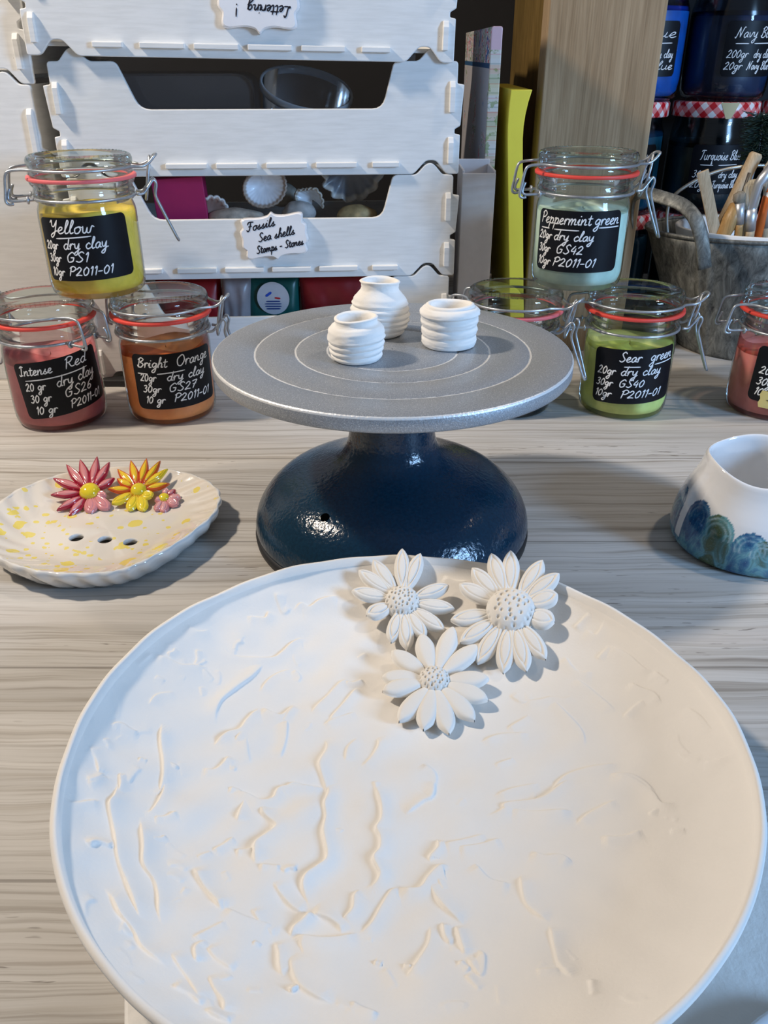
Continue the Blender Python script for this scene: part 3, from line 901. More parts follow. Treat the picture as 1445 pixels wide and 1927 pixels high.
clip_jar((.1535, .6740, .0981), 'clip-top jar with pale mint slip labelled Peppermint green, topmost on the right', (.60, .74, .64), .058, D(-3), D(-72), 'Peppermint green', 'GS42', 'rubber_red', D(1), smear=(.80, .86, .82),
         writing=[('Peppermint', -.0325, .0125, .042, .0042, 0), ('green', .0115, .0125, .021, .0042, 0), ('_', -.031, .0088, .008, 0), ('_', -.018, .0086, .019, 0), ('_', .016, .0105, .017, 0), ('20gr', -.0335, .001, .013, .0034), ('dry clay', -.0185, .001, .031, .0036), ('30gr', -.033, -.0085, .012, .0032), ('GS42', -.016, -.0085, .021, .0034), ('10gr', -.033, -.0180, .013, .0034), ('P2011-01', -.018, -.0180, .033, .0034)])
clip_jar((.1989, .6541, 0), 'clip-top jar with bright green slip labelled Sear green, right of the turntable', (.70, .76, .25), .056, D(15), D(-80), 'Sear green', 'GS40', 'rubber_red', D(3), smear=(.70, .78, .50),
         writing=[('Sear', -.015, .0125, .017, .0040, 0), ('green', .009, .0125, .022, .0042, 0), ('_', -.010, .0085, .012, 0), ('_', .014, .0095, .018, .001), ('20gr', -.032, .0015, .015, .0036), ('dry clay', -.013, .0015, .033, .0038), ('30gr', -.0325, -.0080, .014, .0032), ('GS40', -.014, -.0080, .020, .0032), ('10gr', -.033, -.0170, .014, .0032), ('P2011-01', -.012, -.0170, .034, .0034)])
clip_jar((.1040, .6560, 0), 'nearly empty clip-top jar half hidden behind the turntable', (.02, .03, .03), .030, D(20), D(-112), '', '', 'rubber_pink')
clip_jar((.3220, .6500, 0), 'clip-top jar with pinkish red slip and a small yellow note, right edge', (.68, .23, .22), .052, D(28), D(-66), 'Red', 'GS', 'rubber_red', D(-2), note=True, smear=(.66, .42, .40),
         writing=[('Red', -.026, .0115, .020, .0042), ('_', -.020, .0080, .026, .001), ('20gr dry clay', -.031, .0005, .048, .0034), ('30gr GS26', -.031, -.0085, .036, .0034), ('10gr P2011-01', -.031, -.0170, .047, .0034)])


# ================================================================== JAM JARS on the shelf behind
def gingham():
    n = N('red_gingham_tin')
    tc = n.coord()
    sep = n.n('SeparateXYZ', ins={0: tc})
    ang = n.math('ARCTAN2', sep.outputs[1], sep.outputs[0])
    u = n.math('MULTIPLY', ang, .043); z = sep.outputs[2]
    def st(sgn):
        q = n.math('MULTIPLY', n.math('ADD', u, n.math('MULTIPLY', z, sgn)), 62.0)
        return n.math('LESS_THAN', n.math('FRACT', q), .5)
    s = n.math('ADD', st(1.0), st(-1.0))
    col = n.ramp(n.math('DIVIDE', s, 2.0), [(0, (.80, .78, .78)), (.3, (.72, .22, .22)), (.8, (.50, .012, .02))], 'CONSTANT')
    return n.principled(col, .25, 0, None, .5, .3)
M['gingham'] = gingham()


def jam_jar(loc, label, col, level, title=None, phi=0.0, lid=True, tape=False, lines=None, film=None):
    j = empty('jam_jar', loc); tag(j, label, 'jar', 'jam jars with gingham lids on the shelf')
    prof = [(.0005, .004), (.030, .003), (.036, .0008), (.0405, .004), (.0425, .010), (.0430, .020), (.0430, .070), (.0420, .080), (.0395, .086), (.0388, .089), (.0392, .0975)]
    # the facets of the glass
    def fr(r, z, a, k): return (r * (1 - .010 * abs(math.sin(a * 4)) ** .5 if 3 < k < 8 else r), z) if False else (r * (1 - (.012 * abs(math.sin(a * 4)) if 3 < k < 8 else 0)), z)
    G().lathe(prof, 96, fr=fr).build('glass_body', M['glass'], j)
    G().lathe([(.0005, .0045), (.035, .0045), (.0395, .009), (.0410, .02), (.0410, min(level, .078)), (.0395, level), (.0005, level - .001)], 64).build('clay_slip', plain('slip_%d' % len(bpy.data.materials), col, .4, var=.2, scale=60), j)
    if film:
        G().lathe([(.0412, level - .004), (.0412, .078), (.039, .086), (.0385, .095)], 64).build('clay_film', glass_mat('film_%d' % len(bpy.data.materials), film, tuple(x * .7 for x in film), .15), j)
    if lid:
        lp = [(.0395, .0945), (.0432, .0940), (.0438, .0950), (.0438, .1065), (.0428, .1078), (.0405, .1085), (.0385, .1080), (.0005, .1078)]
        ld = G().lathe(lp, 80).build('lid', M['gingham'], j)
        if tape:
            a0 = math.atan2(-loc[1], -loc[0]) + phi + .02
            V = np.array([[(.0441 * math.cos(a0 + u * .42 * (0.28 + .72 * v)), .0441 * math.sin(a0 + u * .42 * (.28 + .72 * v)), .0935 + .0145 * v) for u in np.linspace(-.5, .5, 12)] for v in np.linspace(0, 1, 6)])
            grid_mesh('tape', V, 12, 6, plain('masking_tape', (.55, .47, .26), .6), j)
    if title:
        R = .0434; la = math.atan2(-loc[1], -loc[0]) + phi; hw, hh, zc = .028, .0235, .046
        def mp(r):
            return lambda u, v: (r * math.cos(la + u / r), r * math.sin(la + u / r), zc + v)
        f0 = mp(R); us = np.linspace(-hw, hw, 28)
        V = []
        for u in us:
            d = max(0, abs(u) - (hw - .003)); top = hh - (.003 - math.sqrt(max(0, .003 ** 2 - d * d)))
            V.append([f0(u, -top), f0(u, top)])
        lb = grid_mesh('chalk_label', np.array(V), 2, len(us), M['chalk'], j)
        text_ribbons(lines, mp(R + .0003), .00075).build('lettering', M['ink_white'], lb, smooth=False, fixn=False)
    return j


JY = .957
def jl(t, a, b, c):
    return [(t, -.020, .0095, .043, .0045), ('_', -.018, .0045, .012, .0), ('_', .0, .0045, .020, .0005), (a, -.025, -.0075, .020, .0038), (b, .001, -.0075, .022, .0036), ('20gr', -.026, -.0175, .017, .0036), (c, -.004, -.0175, .028, .0036)]
xs = (.251, .3445, .438)
jam_jar((xs[0], JY, 0), 'lowest jam jar hidden behind the bucket at the post, only its gingham lid showing', (.02, .10, .20), .085)
jam_jar((xs[1], JY, 0), 'lowest jam jar behind the bucket under the Turquoise Blue jar', (.02, .06, .10), .085)
jam_jar((xs[2], JY, 0), 'lowest jam jar behind the bucket at the right edge', (.02, .06, .10), .085)
jam_jar((xs[0], JY, .1085), 'jam jar of teal slip peeking out beside the wooden post, middle row', (.005, .12, .22), .080, 'Green', D(18), lines=jl('Green', '200gr', 'dry clay', 'Green'), film=(.35, .60, .72))
jam_jar((xs[1], JY, .1085), 'dark jam jar labelled Turquoise Blue with yellow tape on its gingham lid', (.015, .030, .040), .070, 'Turquoise Blue', D(17), tape=True, lines=jl('Turquoise Blue', '300gr', 'dry clay', 'Turquoise Blue'), film=(.36, .42, .46))
jam_jar((xs[2], JY, .1085), 'dark jam jar at the right edge beside the Turquoise Blue jar', (.012, .020, .028), .075)
jam_jar((xs[0] + .008, JY, .2170), 'bright blue jam jar peeking out beside the wooden post, top row', (.005, .10, .42), .082, 'Blue', D(14), lines=jl('Royal Blue' if False else 'Blue', '200gr', 'dry clay', 'Blue'), film=(.25, .50, .85))
jam_jar((xs[1] + .003, JY, .2170), 'dark navy jam jar labelled Navy Blue standing on the taped gingham lid', (.012, .030, .085), .078, 'Navy Blue', D(31), lines=jl('Navy Blue', '200gr', 'dry clay', 'Navy Blue'), film=(.42, .50, .62))
jam_jar((xs[2] + .003, JY, .2170), 'dark jam jar at the right edge beside the Navy Blue jar', (.010, .030, .07), .078)


# ================================================================== ZINC BUCKET with tools
def zinc():
    n = N('weathered_zinc')
    c = n.coord()
    a = n.noise(n.coord(scale=(1, 1, .35)), 110, 6, .75, .6); b = n.noise(c, 420, 3)
    col = n.ramp(a, [(.30, (.035, .035, .033)), (.45, (.13, .13, .118)), (.58, (.24, .24, .215)), (.72, (.42, .42, .38))])
    col = n.mix(n.ramp(n.noise(c, 130, 2), [(.70, 0.0), (.74, .7)]), col, (.03, .03, .035))
    return n.principled(col, .55, .55, n.bump(n.math('ADD', a, n.math('MULTIPLY', b, .4)), .3, .0008), .4)
M['zinc'] = zinc()
BC = Vector((.365, .826, 0))
bk = empty('zinc_bucket', BC)
tag(bk, 'weathered grey zinc bucket with strap handle at the right, holding tools', 'bucket')
def bfr(r, z, a, k):
    w = min(1, max(0, z / .112))
    ax, ay = .066 + .046 * w, .064 + .0095 * w
    e = 1 / math.sqrt((math.cos(a) / ax) ** 2 + (math.sin(a) / ay) ** 2)
    ridge = sum(math.exp(-((a - q + PI) % (2 * PI) - PI) ** 2 / .0004) for q in (3.72, 3.80)) * .0015
    return (e * r + ridge * (1 if 0 < k < 9 else 0), z)
prof = [(.02, .003), (.94, .003), (.985, .0), (1.0, .003), (.99, .006), (1, .02), (1, .05), (1, .08), (1, .1), (1.0, .112), (.985, .1125), (.975, .110), (.975, .08), (.975, .02), (.94, .006), (.02, .006)]
G().lathe(prof, 160, fr=bfr).build('bucket_body', M['zinc'], bk)
rim = []
for i in range(96):
    a = 2 * PI * i / 96; r, z = bfr(1.0, .112, a, 0); rim.append((r * math.cos(a), r * math.sin(a), .1125))
G().tube(rim, .0019, 8, closed=True).build('rim', M['zinc'], bk)
hp = [Py(1326, 505, .748), Py(1323, 470, .746), Py(1318, 440, .747), Py(1306, 408, .752), Py(1283, 385, .762), Py(1248, 372, .775), Py(1215, 364, .790), Py(1196, 372, .800), Py(1190, 400, .803), Py(1192, 430, .806)]
G().tube([tuple(p - BC) for p in catmull([tuple(p) for p in hp], 6)], .0062, 12, flat=(1.0, .28)).build('strap_handle', M['zinc'], bk)
wp = [Py(1256, 442, .815), Py(1255, 405, .815), Py(1264, 373, .815), Py(1296, 347, .815), Py(1345, 324, .816), Py(1400, 313, .818), Py(1450, 312, .82), Py(1510, 322, .822), Py(1570, 348, .825), Py(1600, 380, .826), Py(1608, 420, .826)]
G().tube([tuple(p - BC) for p in catmull([tuple(p) for p in wp], 6)], .0016, 8).build('bail_wire', plain('dull_steel_wire', (.40, .38, .33), .4, .8), bk)
wpot = G().lathe([(.0005, .0065), (.048, .0065), (.052, .010), (.0605, .113), (.0620, .1175), (.0635, .1180), (.0645, .1165), (.0630, .1120)][:0] or
                 [(.0005, .0072), (.0360, .0072), (.0385, .010), (.0560, .085), (.0625, .1150), (.0610, .1160), (.0590, .1140), (.0530, .085), (.0365, .0120), (.0005, .0110)], 64, sx=1.24, sy=1.0).build('white_pot', plain('white_ceramic', (.80, .79, .77), .3))
wpot.location = (.3570, .8230, 0)
tag(wpot, 'white pot set inside the zinc bucket around the tools', 'pot')

LW = raw_wood('pale_stick_wood', (.46, .34, .21), (.62, .48, .32), (30, 30, 4))
HW = raw_wood('varnished_handle_wood', (.42, .24, .09), (.58, .36, .15), (30, 30, 4), .35)
M['steel'] = plain('bright_steel', (.66, .67, .69), .38, .8, var=.03)
def stick_between(p, q): return Vector(p), Vector(q)
def extend(p, q, z=.016):
    """carry the line q->p (p upper) down to height z, keeping it in the pot"""
    d = (Vector(q) - Vector(p)); t = (z - p[2]) / d.z
    b = Vector(p) + d * t
    c = Vector((.357, .823, z)); off = Vector((b.x - c.x, b.y - c.y, 0))
    if off.length > .028: b = c + off.normalized() * .028
    return b
def tool_axis(top, bot, Y):
    return Py(*top, Y), Py(*bot, Y)
# flat stick
p, q = tool_axis((1322, 322), (1343, 428), .786); b = extend(p, q)
g = G().tube([b, p], .0055, 12, flat=(1.0, .25)); s = g.build('wooden_stick', LW, smooth=False, bevel=.0006)
tag(s, 'flat pale wooden stick standing leftmost in the bucket', 'stick')
# round rolling handle
p, q = tool_axis((1422, 292), (1356, 425), .815); b = extend(p, q)
tool = G().tube([b, q, p, p + (p - q).normalized() * .002], [.0050, .0056, .0060, .0045], 20).build('wooden_dowel', LW)
tag(tool, 'long round wooden dowel leaning right in the bucket', 'dowel')
# modelling tool
p, q = tool_axis((1388, 388), (1358, 445), .790); b = extend(p, q)
mt = empty('modelling_tool', (0, 0, 0)); tag(mt, 'modelling tool with a thick varnished wooden handle in the bucket', 'tool')
G().tube([b, q, q + (p - q) * .5, p, p + (p - q).normalized() * .0025], [.0040, .0070, .0078, .0072, .004], 20).build('handle', HW, mt)
pt, _ = tool_axis((1410, 325), (1388, 390), .792)
G().tube([p, p + (pt - p) * .6, pt], [.0022, .0018, .0024], 10, flat=(.5, 1)).build('blade', plain('dark_iron', (.16, .15, .14), .5, .6), mt)
def brush(top, mid, fer, bot, Y, wid, label, hcol, bcol):
    br = empty('paint_brush', (0, 0, 0)); tag(br, label, 'brush', 'brushes in the bucket')
    T, Mi, F, B = (Py(*k, Y) for k in (top, mid, fer, bot)); b = extend(F, B)
    G().tube([b, F + (B - F) * .3, F], [.0028, wid * .85, wid * .9], 16).build('handle', hcol, br)
    G().tube([F - (Mi - F) * .05, F + (Mi - F) * .5, Mi], [wid * .93, wid, wid * 1.05], 20).build('ferrule', M['steel'], br)
    n = N('bristle_%d' % len(bpy.data.materials)); c = n.coord(scale=(900, 900, 40))
    m = n.principled(n.ramp(n.noise(c, 1, 2), [(.3, tuple(x * .5 for x in bcol)), (.7, bcol)]), .7, 0, n.bump(n.noise(c, 1, 2), .5, .0008))
    G().tube([Mi, Mi + (T - Mi) * .35, Mi + (T - Mi) * .8, T], [wid * 1.0, wid * 1.35, wid * 1.25, wid * .5], 20, flat=(1.15, .6)).build('bristles', m, br)
brush((1393, 360), (1392, 382), (1391, 420), (1388, 446), .785, .0042, 'small worn brush with metal ferrule behind the modelling tool handle', HW, (.30, .25, .18))
brush((1416, 338), (1413, 393), (1411, 432), (1408, 460), .785, .0050, 'brush with broad pale bristles standing in the middle of the bucket', LW, (.60, .54, .42))
brush((1452, 300), (1447, 360), (1441, 425), (1436, 460), .800, .0045, 'brush with a long metal ferrule at the right of the bucket', LW, (.55, .50, .40))
p, q = tool_axis((1462, 305), (1428, 345), .778); b = extend(p, q, .05)
st = G().tube([b, q, q + (p - q) * .2, p], [.0035, .0042, .0048, .0048], 18).build('steel_tool', M['steel'])
tag(st, 'shiny steel tube tool leaning to the right in the bucket', 'tool')
og = G().tube([Py(1452, 345, .800), Py(1441, 385, .800), extend(Py(1452, 345, .800), Py(1441, 385, .800))], [.0045, .0045, .003], 14).build('orange_handle', plain('orange_plastic', (.70, .14, .02), .35))
og.name = 'orange_tool'; tag(og, 'bright orange tool handle behind the steel tube in the bucket', 'tool')
bb = empty('bottle_brush', (0, 0, 0)); tag(bb, 'bottle brush with dark green bristles rising highest from the bucket', 'brush')
p0, p1 = Py(1437, 215, .83), Py(1425, 300, .83)
b = extend(p1, p1 + Vector((-.004, 0, -.03)))
G().tube([b, p1, p0], .0012, 8).build('wire_stem', M['wire'], bb)
g = G()
for i in range(900):
    t = random.random(); a = random.random() * 2 * PI; c = p1 + (p0 - p1) * t
    d = Vector((math.cos(a), math.sin(a), random.uniform(-.25, .25))) * random.uniform(.013, .019)
    s = Vector((-d.y, d.x, 0)).normalized() * .00025
    g.add([c - s, c + s, c + d + s, c + d - s], [(0, 1, 2, 3)]); 
br = g.build('bristles', plain('dark_green_bristle', (.012, .035, .025), .6, var=.5, scale=400), bb, smooth=False, solid=.0004)

# ================================================================== BANDING WHEEL
WX, WY, WT, WR = .0047, .4470, .116, .0990


def hammered(name, col, rough, metal, scale, strength, rings=False):
    n = N(name)
    c = n.coord()
    v = n.n('TexVoronoi', ins={'Vector': c, 'Scale': scale}, feature='SMOOTH_F1')
    f = n.noise(c, scale * 1.6, 3)
    h = n.math('ADD', v.outputs[0], f)
    colr = n.ramp(f, [(.3, tuple(x * .8 for x in col)), (.7, tuple(min(1, x * 1.2) for x in col))])
    r = rough; mt = metal
    if rings:
        sp = n.noise(c, 2400, 1)
        colr = n.mix(n.ramp(sp, [(.60, 0.0), (.72, .75)]), colr, (.72, .73, .74))
        sep = n.n('SeparateXYZ', ins={0: c})
        rad = n.math('SQRT', n.math('ADD', n.math('POWER', sep.outputs[0], 2.0), n.math('POWER', sep.outputs[1], 2.0)))
        wob = n.math('MULTIPLY', n.math('SUBTRACT', n.noise(c, 220, 3), .5), .0007)
        rad = n.math('ADD', rad, wob)
        tot = None
        for q in (.767, .543, .365):
            k = n.math('LESS_THAN', n.math('ABSOLUTE', n.math('SUBTRACT', rad, q * WR)), .00052)
            tot = k if tot is None else n.math('MAXIMUM', tot, k)
        ed = n.math('GREATER_THAN', rad, WR - .0008)
        up = n.math('GREATER_THAN', sep.outputs[2], WT - .0016)
        tot = n.math('MAXIMUM', tot, n.math('MULTIPLY', ed, up))
        colr = n.mix(n.math('MULTIPLY', tot, .85), colr, (.88, .88, .87))
    return n.principled(colr, r, mt, n.bump(h, strength, .0006), .5)
wh = empty('banding_wheel', (WX, WY, 0))
tag(wh, 'pottery turntable with silver disc and dark blue cast iron base', 'turntable')
bp = [(.0005, .0045), (.080, .0045), (.0822, .0060), (.0830, .0090), (.0828, .0120), (.0815, .0175), (.0785, .0235), (.0735, .0300), (.0660, .0363), (.0545, .0420), (.0430, .0465), (.0342, .0508), (.0288, .0556), (.0262, .0610), (.0250, .0670), (.0242, .0760), (.0238, .0850), (.0236, .1000), (.0236, .1045), (.0005, .1045)]
bp2 = [tuple(p) for p in catmull(bp[1:-1], 4)]
G().lathe([bp[0]] + bp2 + [bp[-1]], 128).build('base', hammered('blue_hammered_enamel', (.0022, .022, .046), .14, 0, 420, .32), wh)
G().lathe([(.0005, 0), (.0815, 0), (.0832, .001), (.0836, .004), (.0832, .0068), (.079, .0072)], 96).build('rubber_foot', M['black'], wh)
G().lathe([(.0005, .1045), (.0215, .1045), (.0215, .1075), (.0005, .1075)], 64).build('bearing_collar', plain('dark_steel', (.05, .05, .055), .4, .7), wh)
dp = [(.0005, WT - .0090), (.0965, WT - .0090), (.0982, WT - .0084), (WR, WT - .0072), (WR, WT - .0012), (WR - .0006, WT - .0003), (WR - .0016, WT)]
for q in (.767, .543, .365):
    dp += [(q * WR + .0011, WT), (q * WR + .0004, WT - .0005), (q * WR - .0004, WT - .0005), (q * WR - .0011, WT)]
dp += [(.0005, WT)]
G().lathe(dp, 192).build('turntable_disc', hammered('silver_hammered_paint', (.31, .33, .355), .40, .35, 900, .25, True), wh, angle=60)
hp_ = on_plane(612, 992, Vector((WX, WY - .055, .030)), Vector((0, -.45, .9)).normalized())
hz_ = Vector((hp_.x - WX, hp_.y - WY, 0)); hr = hz_.length
zz = np.interp(hr, [p[0] for p in reversed(bp2)], [p[1] for p in reversed(bp2)])
nrm = Vector((hz_.x / hr * .45, hz_.y / hr * .45, .9)).normalized()
hole = G().lathe([(.0003, .0004), (.0024, .0004), (.0028, -.0006)], 20)  # raised disc, no recess; the dark inside of the hole is painted near-black
ho = hole.build('oil_hole', plain('hole_shade', (.0008, .0008, .001), .9, spec=0.0), wh); ho.location = (hz_.x, hz_.y, zz + .0003); ho.rotation_euler = nrm.to_track_quat('Z', 'Y').to_euler()


# ------------------------------------------------------------------ little clay pots
def clay_pot(px, base_y, prof, label, seed, lean=(0, 0)):
    loc = Pz(px, base_y, WT)
    rs = random.Random(seed)
    ph = [rs.uniform(0, 6.28) for _ in range(12)]
    n = len(prof); fine = []
    for i in range(n - 1):
        for k in range(3):
            t = k / 3; fine.append((prof[i][0] * (1 - t) + prof[i + 1][0] * t, prof[i][1] * (1 - t) + prof[i + 1][1] * t))
    fine.append(prof[-1])
    def fr(r, z, a, k):
        w = mnoise.noise(Vector((math.cos(a) * 1.3 + seed, math.sin(a) * 1.3, z * 700)))
        w2 = mnoise.noise(Vector((math.cos(a) * 5 + seed, math.sin(a) * 5, z * 900)))
        zz = z + .0005 * math.sin(a + ph[0]) * min(1, z / .006) + .0003 * math.sin(2 * a + ph[1]) * min(1, z / .006)
        return (r * (1 + .022 * w + .012 * w2), zz)
    o = G().lathe(fine, 96, fr=fr).build('clay_pot', M['pot_clay'])
    o.location = loc; o.rotation_euler = (lean[0], lean[1], 0)
    tag(o, label, 'pot', 'small unglazed clay pots on the turntable')
    return o
def coil(z0, z1, r0, r1, n, amp, bulge=0.0):
    P = []
    for i in range(n):
        for q in (0, .25, .5, .75):
            t = (i + q) / n
            P.append((r0 + (r1 - r0) * t + bulge * math.sin(PI * t) + amp * (math.sin(PI * q) - .5), z0 + (z1 - z0) * t))
    return P
inn = lambda rt, zt, zb: [(rt - .0012, zt + .0004), (rt - .0024, zt - .0004), (rt - .0030, zt - .003), (rt - .0026, zb + .004), (.006, zb), (.0005, zb)]
base0 = [(.0005, 0), (.010, 0)]
clay_pot(671, 674, base0 + [(.0126, .0003)] + coil(.0005, .0135, .0132, .0152, 4, .0008, .0002) + [(.0151, .0145), (.0148, .0165), (.0135, .0183), (.0118, .0192), (.0112, .0202), (.0112, .0216), (.0116, .0224)] + inn(.0116, .0226, .004), 'smallest round clay pot at the front left of the turntable', 3)
clay_pot(715, 628, base0 + [(.0120, .0003)] + coil(.0005, .0205, .0128, .0152, 6, .0011, .0028) + [(.0150, .0215), (.0128, .0240), (.0112, .0258), (.0106, .0275), (.0108, .0295), (.0115, .0308)] + inn(.0115, .0310, .004), 'tallest bulging clay pot with many coils at the back of the turntable', 5)
clay_pot(844, 648, base0 + [(.0140, .0003)] + coil(.0005, .0165, .0150, .0158, 3, .0007, .0) + [(.0160, .0172), (.0168, .0178), (.0166, .0195), (.0150, .0212), (.0136, .0218), (.0132, .0228)] + inn(.0132, .0230, .004), 'wide straight-sided clay pot at the right of the turntable', 9, (.0, .0))

# ================================================================== BIG PLATE
PC = Vector((.0078, .2274, 0)); PR = .1235; ZR = .0410; ZF = .0142; SLAB = .010


def pl_prof(r):
    s = np.clip(np.asarray(r) / PR, 0, 1.0)
    return ZF + (ZR - ZF) * (.25 * s ** 2 + .45 * s ** 4 + .30 * s ** 8)


def px_plate(x, y):
    z = .022
    for _ in range(12):
        p = Pz(x, y, z); r = math.hypot(p.x - PC.x, p.y - PC.y); z = float(pl_prof(min(r, PR)))
    return p


